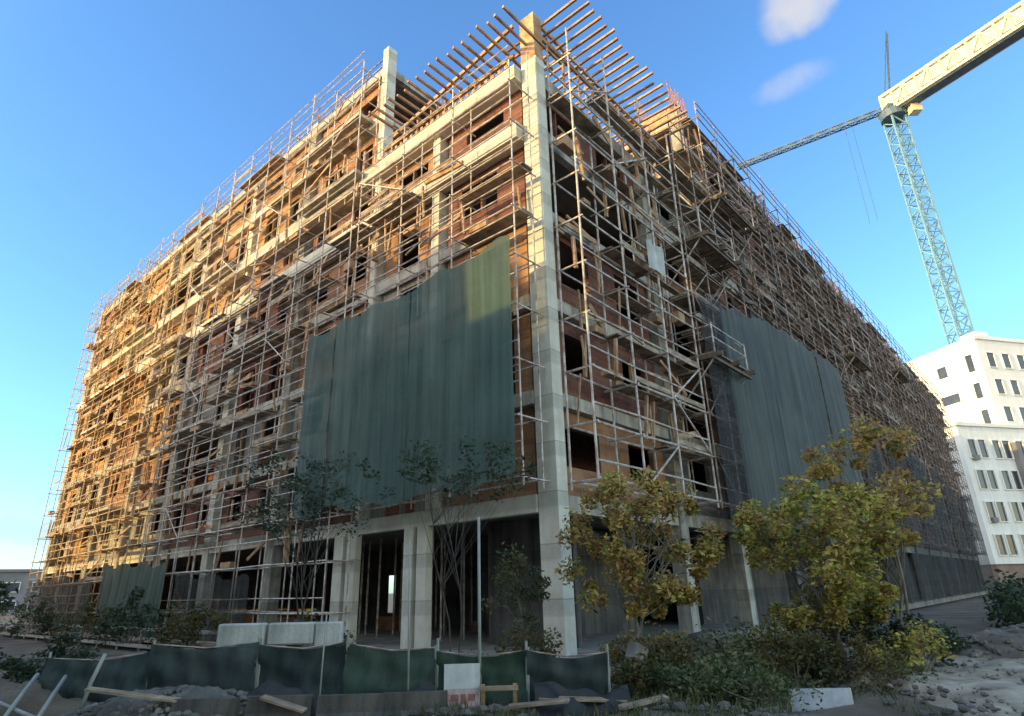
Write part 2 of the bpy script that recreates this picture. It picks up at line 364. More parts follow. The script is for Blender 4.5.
for k in range(1, 8):
    for i in range(len(LY) - 1):
        if k >= 6 and LY[i] < NY - .1: continue
        if rnd.random() < .1: continue
        a0, a1 = LY[i] + .36, LY[i + 1] - .36
        if i == 0: a0 = 0.56
        mat = rnd.choice(['brick_orange', 'brick_orange', 'brick_orange', 'brick_red', 'render'] if i < 3 else ['brick_red', 'brick_red', 'block_grey', 'brick_orange'] if i < 5 and k < 5 else ['brick_sun_tint', 'brick_sun_tint', 'brick_orange', 'render'])  # sun glow put into the brick of lit bays, darker brick in shaded ones
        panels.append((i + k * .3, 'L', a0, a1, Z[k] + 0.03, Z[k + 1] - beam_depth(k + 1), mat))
    for i in range(len(RX) - 1):
        if k >= 6 and RX[i] < NX - .1: continue
        if rnd.random() < .1: continue
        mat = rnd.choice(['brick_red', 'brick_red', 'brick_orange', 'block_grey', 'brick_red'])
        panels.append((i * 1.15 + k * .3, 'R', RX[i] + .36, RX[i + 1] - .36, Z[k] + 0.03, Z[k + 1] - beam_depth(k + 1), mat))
panels.sort(key=lambda p: p[0])
rest = MB()
for j, (_, face, a0, a1, z0, z1, mat) in enumerate(panels):
    m = infill(face, a0, a1, z0, z1, rnd)
    if j < 100: m.build('infill_wall', M[mat], B)
    else:
        n = len(rest.v); rest.v += m.v; rest.f += [tuple(n + q for q in f) for f in m.f]
tag(rest.build('infill_wall', M['brick_red'], B), kind='stuff')
# end walls
MB().box(0.4, 15.6, 47.7, 47.95, 0, 24.7).build('end_wall', M['brick_orange'], B)
MB().box(87.7, 87.95, 0.4, 15.6, 0, 24.7).build('end_wall', M['render'], B)
# ground floor partition pieces seen between the columns
MB().box(2.2, 2.4, 0.9, 4.4, 0, 3.7).build('partition', M['dark_concrete'], B)
MB().box(2.4, 10.0, 3.6, 3.8, 0, 3.7).build('partition', M['dark_concrete'], B)
MB().box(13.0, 86, 2.2, 2.4, 0, 3.7).build('partition', M['dark_concrete'], B)
m = MB()
for i in range(26):
    y = random.uniform(6.5, 16); x = random.uniform(2.5, 8.5); m.tube([(x, y, 0), (x, y, 3.75)], .04, 6)
m.build('shoring_prop', M['tube'], B)['kind'] = 'stuff'
m = MB()
for i in range(14):
    x = random.uniform(1.2, 7); y = random.uniform(6, 30); m.box(x, x + random.uniform(.4, 1.3), y, y + random.uniform(.5, 1.6), 0.02, random.uniform(.3, 1.1))
m.build('stored_blocks', M['brick_orange'], B)['kind'] = 'stuff'
# corner formwork: box above the corner column, ledger beams and cantilevered joists
cf = MB(); cf.box(-0.02, 0.45, -0.3, 0.35, 19.36, 21.5); fw = cf.build('corner_formwork', M['formwork'], B)
m = MB()
m.bar((-0.1, 0.6, 21.4), (-0.1, 7.6, 20.35), 0.1, 0.16); m.bar((0.3, -0.1, 21.5), (9.6, -0.1, 21.2), 0.1, 0.16)
m.bar((-0.1, 0.6, 19.95), (-0.1, 8.2, 19.95), 0.1, 0.18); m.bar((0.3, -0.1, 20.9), (9.2, -0.1, 20.9), 0.1, 0.18)
for i in range(9):
    y = 0.9 + i * .85; m.bar((-0.1, y, 19.1), (-0.1, y, 20.3), 0.07)
    x = 1.0 + i; m.bar((x, -0.1, 19.1), (x, -0.1, 21.2), 0.07)
m.build('formwork_ledger', M['formwork'], B)
for i in range(19):      # joists over the left side
    y = -0.35 + i * 0.41
    MB().bar((-1.75 + random.uniform(-.12, .12), y, 20.18 + random.uniform(-.05, .05)), (1.6, y + .05, 20.22), 0.075, 0.105).build('formwork_joist', M['formwork'], B)
for i in range(22):      # joists over the right side
    x = 0.4 + i * 0.41
    MB().bar((x, -2.15 + random.uniform(-.15, .15), 21.15 + random.uniform(-.06, .06)), (x + .05, 1.4, 21.15), 0.075, 0.105).build('formwork_joist', M['formwork'], B)
m = MB()
for i in range(24):      # short joist ends resting on the corner beam, left side
    y = 0.75 + i * 0.33
    m.bar((-0.42, y, 19.25), (0.5, y, 19.25), 0.13, 0.2)
m.build('joist_ends', M['formwork'], B)
# roof edge rails
m = MB()
for y in [NY + i * 2.0 for i in range(20)]: m.bar((0.0, y, 25.0), (0.0, y, 25.9), 0.05)
for z in (25.4, 25.8): m.bar((0, NY, z), (0, 48, z), 0.04)
m.build('roof_rail', M['tube_dark'], B)
m = MB()
for x in [NX + i * 2.0 for i in range(38)]: m.bar((x, 0, 25.0), (x, 0, 26.1), 0.05)
for z in (25.5, 26.0): m.bar((NX, 0, z), (88, 0, z), 0.045)
m.build('roof_rail', M['tube_dark'], B)
# stair tower stub with starter bars on the right wing roof
MB().box(13.2, 15.6, 0.5, 2.8, 25.0, 26.6).build('stair_tower', M['formwork'], B)
m = MB()
for i in range(12):
    for j in range(2):
        m.bar((13.3 + i * .2, 0.55 + j * 2.1, 26.5), (13.3 + i * .2 + random.uniform(-.05, .05), .55 + j * 2.1, 28.4 + random.uniform(-.3, .3)), 0.04)
tag(m.build('starter_bars', M['rebar'], B), kind='stuff')
m = MB()
for r_ in range(46):
    x = random.uniform(18, 86); h = random.uniform(.3, 1.2)
    m.box(x, x + random.uniform(.5, 2.6), random.uniform(.3, 1), random.uniform(1.3, 2.5), 25.05, 25.05 + h)
m.build('roof_stores', M['formwork'], B)
m = MB()
for r_ in range(110):
    x = random.uniform(16, 87); m.bar((x, .3, 25.0), (x + random.uniform(-.15, .15), .3, random.uniform(25.8, 27.2)), 0.045)
tag(m.build('roof_starter_bars', M['rebar'], B), kind='stuff')
# projecting balconies on both faces
for (y0, y1, k) in [(9.2, 14.0, 6), (9.2, 14.0, 7), (15.2, 20.0, 4), (21.2, 26.0, 3), (27.2, 32, 5), (21.2, 26, 6), (33.2, 38, 2), (33.2, 38, 6), (39, 43, 4)]:
    s = MB().box(-0.95, -0.12, y0, y1, Z[k] - .18, Z[k] - .01).build('balcony_slab', M['beam'], B)
for (x0, x1, k) in [(13.3, 17.9, 4), (13.3, 17.9, 6), (19.2, 24, 5), (31.2, 36, 5), (31.2, 36, 6), (25.2, 30, 7), (43.2, 48, 5), (43.2, 48, 7), (55, 60, 6), (67, 72, 5)]:
    MB().box(x0, x1, -0.95, -0.12, Z[k] - .18, Z[k] - .01).build('balcony_slab', M['slab'], B)

# ------------------------------------------------------------------ scaffolding
def scaffold(label, face, a0, a1, z0, z1, bay, off=(0.35, 1.25), lift=1.65, tube='tube', r=0.028, rails=2, deck_p=0.8, brace=0.35, seed=1, z_ref=4.3, top_jit=0.8, boards=3, clutter=0):
    rn = random.Random(seed)
    T = site_thing('scaffolding', label, 'scaffolding', 'scaffolding around the unfinished building')
    P = (lambda a, o, z: (-o, a, z)) if face == 'L' else (lambda a, o, z: (a, -o, z))
    n = max(1, round((a1 - a0) / bay)); xs = [a0 + (a1 - a0) * i / n for i in range(n + 1)]
    lv = []
    z = z_ref
    while z - lift > z0: z -= lift
    while z < z1: lv.append(z); z += lift
    for a in xs:
        for o in off:
            zt = z1 + rn.uniform(-.2, top_jit); j = rn.uniform(-.04, .04)
            MB().tube([P(a + j, o, z0), P(a - j, o, zt)], r, 6).build('standard', M[tube], T)
    decks = []; braces = []
    for z in lv:
        mo = MB(); mi = MB(); mt = MB(); jz = rn.uniform(-.05, .05)
        jj = [rn.uniform(-.03, .03) for _ in xs]
        mo.tube([P(a, off[1], z + jz + j) for a, j in zip(xs, jj)], r, 5)
        mi.tube([P(a, off[0], z + jz + j) for a, j in zip(xs, jj)], r, 5)
        for g in range(rails):
            if rn.random() < .85:
                MB().tube([P(a, off[1] + .04, z + .5 + g * .45 + rn.uniform(-.04, .04)) for a in xs], r * .85, 5).build('guard_rail', M[tube], T)
        for i in range(n):
            p, q = xs[i], xs[i + 1]
            if rn.random() < deck_p:
                md = MB(); e = rn.uniform(0, .2); f = rn.uniform(0, .2)
                for b in range(boards):
                    if b == 1 or rn.random() < .85:
                        o = off[0] + .16 + b * .25
                        md.bar(P(p - e, o, z + jz + .06), P(q + f, o, z + jz + .06 + rn.uniform(-.02, .03)), 0.25, 0.045)
                if rn.random() < .4: md.bar(P(p, off[1] - .03, z + .16), P(q, off[1] - .03, z + .16), 0.03, 0.18)
                decks.append((abs(p) + z * .4, md))
        for a in xs: mt.tube([P(a, off[0] - .25, z + jz - .03), P(a, off[1] + .12, z + jz - .03)], r, 5)
        mo.build('ledger', M[tube], T); mi.build('ledger', M[tube], T); tag(mt.build('transom', M[tube], T), kind='stuff')
    cl = MB()      # odd timbers, props and stacked boards left on the lifts
    for i in range(clutter):
        z = rn.choice(lv[1:-1] if len(lv) > 3 else lv); a = rn.uniform(a0, a1); o = rn.uniform(.08, off[1] - .1); k_ = rn.random()
        if k_ < .45: cl.bar(P(a, o, z + .05), P(a + rn.uniform(-.25, .25), o + rn.uniform(-.1, .1), z + rn.uniform(1.0, 1.75)), rn.choice((.05, .07, .1)))
        elif k_ < .8: cl.bar(P(a, o, z + rn.uniform(.1, 1.4)), P(min(a1, a + rn.uniform(.6, 2.4)), o + rn.uniform(-.05, .05), z + rn.uniform(.1, 1.4) * .6 + .2), .05, rn.choice((.06, .12, .2)))
        else: cl.bar(P(a, o, z + .2), P(min(a1, a + rn.uniform(.4, .9)), o, z + .2), .3, rn.uniform(.15, .45))
    if clutter: tag(cl.build('stored_timber', M['joist'] if tube == 'tube_dark' else M['formwork'], T), kind='stuff')
    decks.sort(key=lambda d: d[0]); rest_ = MB()
    for j, (_, md) in enumerate(decks):
        if j < 100: md.build('deck', M['plank'], T)
        else:
            k0 = len(rest_.v); rest_.v += md.v; rest_.f += [tuple(k0 + i for i in f) for f in md.f]
    if rest_.v: tag(rest_.build('deck', M['plank'], T), kind='stuff')
    for i in range(n):
        for z in lv[:-1]:
            if rn.random() < brace and len(braces) < 95:
                s = rn.choice((0, 1)); p, q = (xs[i], xs[i + 1]) if s else (xs[i + 1], xs[i])
                braces.append(MB().tube([P(p, off[1] + .05, z), P(q, off[1] + .05, z + lift)], r * .85, 5).build('brace', M[tube], T))
    return T
scaffold('steel scaffolding left of the corner column, carrying the teal nets', 'L', -0.15, 8.1, 4.1, 18.6, 2.5, rails=3, seed=2, deck_p=.35, brace=.03, boards=2, clutter=45)
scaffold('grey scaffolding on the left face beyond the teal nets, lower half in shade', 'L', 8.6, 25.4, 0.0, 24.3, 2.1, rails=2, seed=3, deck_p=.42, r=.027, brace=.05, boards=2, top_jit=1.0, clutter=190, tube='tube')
scaffold('golden scaffolding, low sun tinted into its tubes, on the far half of the left face', 'L', 25.6, 46.4, 0.0, 24.3, 2.08, rails=2, seed=13, deck_p=.42, r=.027, brace=.05, boards=2, top_jit=1.0, clutter=240, tube='tube_sun_tint')
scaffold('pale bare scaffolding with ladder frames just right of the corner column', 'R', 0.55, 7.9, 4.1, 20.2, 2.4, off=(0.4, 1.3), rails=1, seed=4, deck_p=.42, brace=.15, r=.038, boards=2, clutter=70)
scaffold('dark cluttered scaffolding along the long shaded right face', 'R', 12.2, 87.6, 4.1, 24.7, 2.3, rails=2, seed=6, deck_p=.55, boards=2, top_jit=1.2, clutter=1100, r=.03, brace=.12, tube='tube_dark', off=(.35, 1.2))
scaffold('narrow scaffolding tower beside the loading platforms on the right face', 'R', 8.3, 11.9, 4.1, 21.5, 1.8, rails=1, seed=7, deck_p=.9, brace=.5, r=.03, tube='tube_dark', off=(.35, 1.3))

# loading platforms hung out of the right face
def platform(label, x0, x1, z, out, seed):
    rn = random.Random(seed)
    T = site_thing('loading_platform', label, 'platform', 'loading platforms on the right face')
    m = MB()
    for i in range(int((x1 - x0) / .26)):
        x = x0 + i * .26; m.bar((x + .12, 0.1, z), (x + .12, -out, z), .23, .05)
    m.build('deck', M['plank'], T)
    m = MB()
    for x in (x0, (x0 + x1) / 2, x1): m.bar((x, 1.5, z - .14), (x, -out - .3, z - .14), .1, .18)
    m.bar((x0 - .2, -out, z - .3), (x1 + .2, -out, z - .3), .1, .12)
    m.build('joist', M['joist'], T)
    m = MB()
    for x in (x0, x1):
        m.tube([(x, -out, z), (x, -out, z + 1.2)], .03); m.tube([(x, -out + .1, z + 1.1), (x, -.3, z + 2.6)], .02); m.tube([(x, -out, z - .2), (x, -.2, z - 2.0)], .035)
        for h in (.6, 1.1): m.tube([(x, -out, z + h), (x, -.6, z + h)], .025)
    for h in (.6, 1.1): m.tube([(x0, -out, z + h), (x1, -out, z + h)], .025)
    m.build('guard_rail', M['tube'], T)
platform('timber loading platform nearest the corner, low under the scaffold tower', 8.2, 11.4, 9.9, 1.9, 1)
platform('timber loading platform directly above the lowest one beside the netting', 8.4, 11.8, 15.2, 2.0, 2)
platform('upper timber platform jutting out beside the starter-bar tower', 12.4, 16.5, 19.3, 1.7, 3)
platform('platform halfway along the shaded face, above the grey nets', 34, 38.5, 16.9, 1.8, 4)
platform('platform far along the shaded face under the roof edge', 52, 57, 20.2, 1.8, 5)
# pale sheet catching light among the right scaffold
o = MB().grid(lambda s, t: (4.6 + s * 1.25, -1.42 - .08 * math.sin(s * 9) * t, 12.25 + t * 1.15 + .1 * math.sin(s * 3)), 12, 6).build('plastic_sheet', M['pale_block'], None, True)
o.location = (CX, CY, 0); o.rotation_euler = (0, 0, YAW); tag(o, 'cream plastic sheet tied to the pale scaffold right of the corner column', 'sheet')

# ------------------------------------------------------------------ debris nets
def net(label, face, a0, a1, z0, z1a, z1b, off, mat, seed, group):
    rn = random.Random(seed); ph = [rn.uniform(0, 6.28) for _ in range(6)]
    w = a1 - a0
    def fn(s, t):
        a = a0 + s * w
        z = z0 + .12 * math.sin(a * 2.3 + ph[0]) + t * ((z1a + (z1b - z1a) * s) - z0) - (t ** 10) * .05 * abs(math.sin(a * math.pi / 1.25 + ph[1]))
        o = off + .012 * math.sin(a * 5.1 + ph[2] + t * 2.2) + .009 * math.sin(a * 11 + ph[3] + t * 4) + .012 * math.sin(a * 1.7 + t * 9 + ph[4]) * math.sin(t * 7 + a) + .07 * math.sin(t * 3.1 + ph[4]) * math.sin(s * 3.14) + .004 * math.sin(a * 27 + ph[5] + t * 5)
        return (-o, a, z) if face == 'L' else (a, -o, z)
    o = MB().grid(fn, max(24, int(w * 14)), 26).build('debris_net', M[mat], None, True)
    o.location = (CX, CY, 0); o.rotation_euler = (0, 0, YAW)
    tag(o, label, 'debris net', group)
gl = 'debris nets hanging on the left face'; gr = 'debris nets hanging on the right face'
net('broad teal debris net beside the corner column, its top edge catching the sun', 'L', -0.15, 4.35, 4.25, 11.4, 11.2, 1.51, 'net_teal', 1, gl)
net('dark teal debris net second from the corner column on the left face', 'L', 4.3, 7.3, 4.2, 11.15, 11.15, 1.56, 'net_teal', 2, gl)
net('lighter green debris net with a faded middle strip on the left face', 'L', 7.25, 8.75, 4.3, 11.25, 11.2, 1.51, 'net_pale', 3, gl)
net('last teal debris net, farthest from the corner column on the left face', 'L', 8.7, 10.5, 4.2, 11.15, 11.3, 1.58, 'net_teal', 4, gl)
net('dark narrow debris net at the near edge of the right face nets', 'R', 8.1, 10.3, 3.2, 12.4, 12.6, 1.62, 'net_dark', 5, gr)
net('grey debris net right after the dark narrow one', 'R', 10.25, 15.6, 3.4, 12.7, 13.6, 1.55, 'net_grey', 6, gr)
net('grey debris net with deep vertical folds in the middle of the right face', 'R', 15.5, 19.5, 3.4, 13.6, 14.0, 1.58, 'net_grey', 7, gr)
net('grey-green debris net beyond the deeply folded one', 'R', 19.4, 24.2, 3.3, 14.1, 14.3, 1.5, 'net_grey', 8, gr)
net('grey debris net at the far end of the high nets', 'R', 24.1, 29.0, 3.4, 14.3, 14.5, 1.56, 'net_grey', 9, gr)
for i, (a, b, h, lb) in enumerate([(13.0, 19.8, 2.3, 'low dark green net under the golden scaffolding, nearest the pale parapet blocks'), (21.0, 29.5, 3.1, 'low dark green net under the golden scaffolding, middle of the row'), (31, 44.5, 2.7, 'low dark green net under the golden scaffolding, at its far end')]):
    net(lb, 'L', a, b, -.1, h, h + .3, 1.62, 'fence_net_green' if i % 2 else 'net_dark', 60 + i, gl)
words = ['behind the orange tree top', 'first past the orange tree', 'between the tree and the earth mound', 'over the start of the earth mound', 'over the middle of the earth mound', 'second from the far end of the building', 'at the far end beside the white block']
for i in range(7):
    a = 31 + i * 8.1
    net('long dark net down to the ground, ' + words[i], 'R', a, a + 6.6 + (i % 3) * .7, 0.2, 9.5 + (i * 37 % 5) * .7, 10.4 + (i * 53 % 4) * .6, 1.4, 'net_dark', 20 + i, gr)

# ------------------------------------------------------------------ trees
def leaves_mesh(clumps, n, size, rn, flat=1.0):
    m = MB()
    for i in range(n):
        c, r = rn.choice(clumps)
        d = Vector((rn.gauss(0, 1), rn.gauss(0, 1), rn.gauss(0, 1) * flat))
        d = d.normalized() * r * (rn.random() ** 0.45)
        p = Vector(c) + d
        a = Vector((rn.gauss(0, 1), rn.gauss(0, 1), rn.gauss(0, .6))).normalized()
        b = a.cross(Vector((rn.gauss(0, 1), rn.gauss(0, 1), rn.gauss(0, 1)))).normalized()
        s = size * rn.choice((.45, .6, .8, 1, 1, 1.2, 1.5)); n0 = len(m.v)
        m.v += [tuple(p - a * s), tuple(p + b * s * .48), tuple(p + a * s), tuple(p - b * s * .48)]
        m.f.append((n0, n0 + 1, n0 + 2, n0 + 3))
    return m
def tree(name, label, cat, base, centre, radii, stems, mat, bark, nleaf, size, seed, nclump=26, group=None, trunk_r=.05, clump_r=.42, twigs=True, flat=.8):
    rn = random.Random(seed)
    T = thing(name, label, cat, base, 0, group)
    cc = Vector(centre) - Vector(base); rx, ry, rz = radii
    clumps = []
    for i in range(nclump):
        while True:
            d = Vector((rn.uniform(-1, 1), rn.uniform(-1, 1), rn.uniform(-1, 1)))
            if .25 < d.length < 1: break
        p = cc + Vector((d.x * rx, d.y * ry, d.z * rz))
        clumps.append((p, clump_r * rn.uniform(.5, 1.25)))
    tr = MB(); tips = []
    for s in range(stems):
        b = Vector((rn.uniform(-.12, .12), rn.uniform(-.12, .12), 0)) * (stems > 1)
        top = cc + Vector((rn.uniform(-.5, .5) * rx, rn.uniform(-.4, .4) * ry, rn.uniform(-.25, .3) * rz))
        pts = []; rad = []
        for k in range(8):
            t = k / 7
            pts.append(b.lerp(top, t) + Vector((math.sin(t * 5 + s) * .10 + rn.uniform(-.05, .05), math.cos(t * 4 + s) * .09 + rn.uniform(-.05, .05), 0)) * (1 if k else 0)); rad.append(trunk_r * (1 - .7 * t))
        tr.tube(pts, rad, 7); tips.append(pts)
    t_o = tr.build('trunk', M[bark], T, True)
    br = MB()
    for (c, r) in clumps:
        st = rn.choice(tips); p = st[rn.randint(3, 6)]
        midp = p.lerp(c, .5) + Vector((0, 0, rn.uniform(-.05, .2)))
        br.tube([p, midp, c], [trunk_r * .35, trunk_r * .22, trunk_r * .1], 5)
        for q in range(3):
            e = c + Vector((rn.gauss(0, 1), rn.gauss(0, 1), rn.gauss(0, 1))) * r * .6
            br.tube([c, e], [trunk_r * .1, trunk_r * .05], 4)
    br.build('branches', M[bark], T)
    leaves_mesh(clumps, nleaf, size, rn, flat).build('crown', M[mat], T)
    return T
tg = 'trees between the street and the scaffolding'
tree('street_tree', 'yellow and brown autumn tree in front of the foot of the corner column', 'tree', (1.9, 12.3, 0), (2.35, 12.5, 2.4), (1.5, 1.1, 1.35), 4, 'leaf_autumn', 'bark', 12000, .052, 31, 64, tg, .04, .27)
tree('street_tree', 'biggest autumn tree, golden crown on thin leaning stems behind the blue board', 'tree', (5.7, 12.3, 0), (5.95, 12.5, 2.15), (1.8, 1.3, 1.45), 6, 'leaf_gold', 'bark', 17000, .052, 32, 90, tg, .042, .29)
tree('street_tree', 'orange and green tree rising highest at the right of the golden crown', 'tree', (7.3, 13.2, 0), (7.5, 13.2, 3.5), (1.25, 1.0, 1.5), 3, 'leaf_autumn', 'bark', 7500, .052, 33, 46, tg, .04, .28)
tree('street_tree', 'dark sparse tree with drooping twigs in front of the teal nets', 'tree', (-1.15, 11.6, 0), (-1.0, 11.6, 3.75), (1.35, .8, .62), 2, 'leaf_dark', 'bark_dark', 1700, .042, 34, 40, tg, .018, .24)
tree('street_tree', 'thin dark tree with small leaves in front of the unlit left scaffolding', 'tree', (-4.3, 13, 0), (-4.2, 13, 3.6), (1.6, .9, 1.0), 3, 'leaf_dark', 'bark_dark', 2200, .042, 35, 46, tg, .022, .27)
tree('young_tree', 'olive leaved young tree inside the ground floor edge beside the corner column', 'tree', (0.0, 14.6, 0), (-0.05, 14.7, 1.75), (.75, .6, 1.1), 2, 'leaf_olive', 'bark', 1500, .05, 36, 16, None, .028, .3)
def bush(label, c, radii, mat, n, size, seed, nclump=18, clump_r=.26):
    rn = random.Random(seed); T = thing('bush', label, 'bush', (c[0], c[1], 0), 0, 'bushes along the site fence')
    clumps = []; st = MB()
    for i in range(nclump):
        a = rn.uniform(0, 6.28); q = math.sqrt(rn.random())
        p = Vector((math.cos(a) * q * radii[0], math.sin(a) * q * radii[1], rn.uniform(.1, 1) * radii[2] * (1 - .5 * q)))
        clumps.append((p, clump_r * rn.uniform(.5, 1.2)))
        st.tube([(p.x * .3, p.y * .3, 0), (p.x * .8, p.y * .8, p.z * .6), tuple(p)], [.014, .01, .005], 4)
    st.build('stems', M['bark'], T)
    leaves_mesh(clumps, n, size, rn).build('foliage', M[mat], T)
bush('wide green leafy bush below the golden tree', (2.9, 10.7), (.85, .5, .75), 'leaf_green', 3400, .038, 41, 24)
bush('grey-green bush between the corner column and the green bush', (1.75, 11.2), (.5, .4, .7), 'leaf_olive', 1300, .036, 42, 14)
bush('low brownish bush behind the blue board', (4.6, 11.6), (.9, .5, .75), 'leaf_olive', 2300, .038, 43, 20)
bush('small bush at the right end of the fence beside the pavement', (5.9, 10.9), (.55, .45, .55), 'leaf_olive', 1300, .036, 44, 14)
bush('bush of dry reddish leaves against the ground floor opening', (4.9, 14.6), (1.0, .5, 1.0), 'leaf_autumn', 2000, .045, 45, 18)
bush('dark low bush at the far left edge of the site', (-9.6, 13.8), (1.7, .9, 1.0), 'leaf_dark', 2600, .05, 46, 24)
bush('tangled dark undergrowth under the autumn tree, right of the corner column', (2.4, 11.6), (1.0, .6, 1.0), 'leaf_olive', 3000, .04, 48, 30)
bush('tall dark undergrowth around the stems of the golden tree', (5.2, 12.0), (1.1, .6, 1.3), 'leaf_olive', 3600, .042, 49, 34)
bush('dark undergrowth below the orange and green tree', (6.9, 12.6), (.9, .6, 1.3), 'leaf_dark', 2600, .045, 88, 26)
bush('low green weeds bush before the blue board', (3.5, 10.1), (.6, .35, .4), 'leaf_green', 1500, .032, 89, 16)
bush('green weeds bush filling the gap between the two autumn trees', (3.6, 12.0), (.8, .5, 1.0), 'leaf_green', 2600, .04, 101, 26)
bush('yellowing bush between the corner column and the right ground floor pier', (2.6, 13.6), (.9, .5, 1.3), 'leaf_autumn', 2300, .045, 102, 24)
bush('yellow-green bush at the right base of the golden tree', (6.6, 11.7), (.8, .5, 1.0), 'leaf_gold', 2400, .042, 103, 24)
bush('dark green bush at the near end of the earth mound', (8.2, 13.6), (.6, .5, .8), 'leaf_dark', 1600, .045, 104, 18)
bush('olive bush inside the opening left of the corner column', (.15, 13.3), (.55, .4, 1.1), 'leaf_olive', 1500, .042, 105, 18)
bush('dark weeds bush behind the middle parapet block', (-4.0, 12.6), (1.0, .4, 1.5), 'leaf_olive', 2200, .045, 106, 24)
bush('sparse dark bush beside the white pole', (-.3, 11.3), (.6, .3, .8), 'leaf_olive', 800, .036, 47, 12)

for i, (a, o, rx, h, lb, mt_) in enumerate([(13.5, 2.3, 1.0, 1.7, 'brownish weeds bush right behind the short parapet block', 'leaf_olive'), (18.5, 2.6, 1.3, 2.2, 'tall dark weeds bush under the shaded left scaffolding', 'leaf_dark'), (25, 2.4, 1.5, 2.0, 'dark weeds bush halfway along the timber walkway', 'leaf_olive'), (33, 2.6, 1.8, 2.2, 'dark green weeds bush two thirds along the timber walkway', 'leaf_dark'), (41, 2.8, 2.0, 2.0, 'dark weeds bush at the far end of the timber walkway', 'leaf_olive')]):
    p = Wp(a, 0); p = Wp(-o - .9, a)
    bush(lb, (p[0], p[1]), (rx, .7, h), mt_, 1700, .07, 90 + i, 22, .42)
# ------------------------------------------------------------------ ground
def sheet(name, pts, z, mat):
    m = MB(); m.v = [(x, y, z) for x, y in pts]; m.f = [tuple(range(len(pts)))]
    return tag(m.build(name, M[mat]), kind='structure')
sheet('ground', [(-2500, -2500), (2500, -2500), (2500, 2500), (-2500, 2500)], -0.45, 'dirt')
rg = random.Random(9)
def ground_h(x, y):
    return -.08 + .05 * math.sin(x * 1.7 + y) + .04 * math.sin(y * 3.1 - x * 2.2) + .02 * math.sin(x * 7.1) * math.cos(y * 6.3)
def site(s, t):
    x = -18 + s * 42; y = 7.0 + t * 16
    h = ground_h(x, y); e = min(s, 1 - s, t, 1 - t) * 14
    return (x, y, h if e > 1 else -.46 + (h + .46) * e)
tag(MB().grid(site, 120, 60).build('ground_site', M['dirt'], None, True), kind='structure')
# street to the right
sheet('road', [(2.0, -60), (14, -60), (14, 4), (130, 94), (120, 104), (9, 9.6), (5, 8.3), (2.0, 4)], -0.42, 'asphalt')
def track(s, t):      # sandy trodden track, rutted and slightly sloping
    x = 5.0 + s * 8.6; y = 5.4 + t * 8.6
    yy = y + .55 * (x - 6) ; h = .03 * math.sin(x * 2.3 + y * 1.1) + .022 * math.sin(x * 5.1 - y * 3.7) + .03 * math.sin((y - x * 1.2) * 4.2) + .01 * math.sin(x * 13) * math.sin(y * 15)
    e = min(s, 1 - s, t, 1 - t) * 9
    return (x + .25 * math.sin(y * 2.1), y + .2 * math.sin(x * 1.7), (.06 + h + .02 * (y - 8)) if e > .9 else -.3 + (.36 + h) * max(0, e) / .9)
tag(MB().grid(track, 110, 100).build('path', M['pavement'], None, True), kind='structure')
# earth mound along the street at the right
def mound(s, t):
    a = s * 2 * math.pi; q = t
    x = 5.2 * q * math.cos(a); y = 1.7 * q * math.sin(a)
    h = .78 * max(0, math.cos(q * 1.57)) ** .75 + .07 * math.sin(x * 2.1 + y) * (1 - q) + .045 * math.sin(x * 5.3 + y * 4) * math.sin(y * 5) + .02 * math.sin(x * 13 + y * 9)
    c_, s_ = math.cos(R(18)), math.sin(R(18))
    return (11.9 + x * c_ - y * s_, 14.6 + x * s_ + y * c_, -.16 + h)
o = MB().grid(mound, 140, 26).build('earth_mound', M['mound'], None, True); tag(o, 'long low mound of brownish earth between the bright pavement and the dark hedge', 'earth mound')
# grey dirt heap in front of the left part
def heap(cx, cy, rx, ry, h, sd):
    rr = random.Random(sd); ph = [rr.uniform(0, 6) for _ in range(4)]
    def fn(s, t):
        a = s * 2 * math.pi; q = t
        x = cx + math.cos(a) * rx * q; y = cy + math.sin(a) * ry * q
        z = -.2 + h * max(0, math.cos(q * 1.57)) ** .8 + .05 * math.sin(a * 5 + ph[0]) * q + .05 * math.sin(x * 6 + ph[1]) + .04 * math.sin(y * 7 + ph[2]) + .03 * math.sin(x * 17 + y * 11 + ph[3]) * math.sin(y * 19) + rr.uniform(-.022, .022)
        return (x, y, z)
    return MB().grid(fn, 90, 26)
tag(heap(-5.2, 10.6, 2.0, .9, .48, 1).build('dirt_heap', M['mud'], None, True), 'grey heap of dug earth in front of the left fence', 'earth heap')
tag(heap(-8.3, 11.6, 1.9, 1.0, .55, 2).build('dirt_heap', M['dirt'], None, True), 'darker earth heap with steel pipes lying on it', 'earth heap')
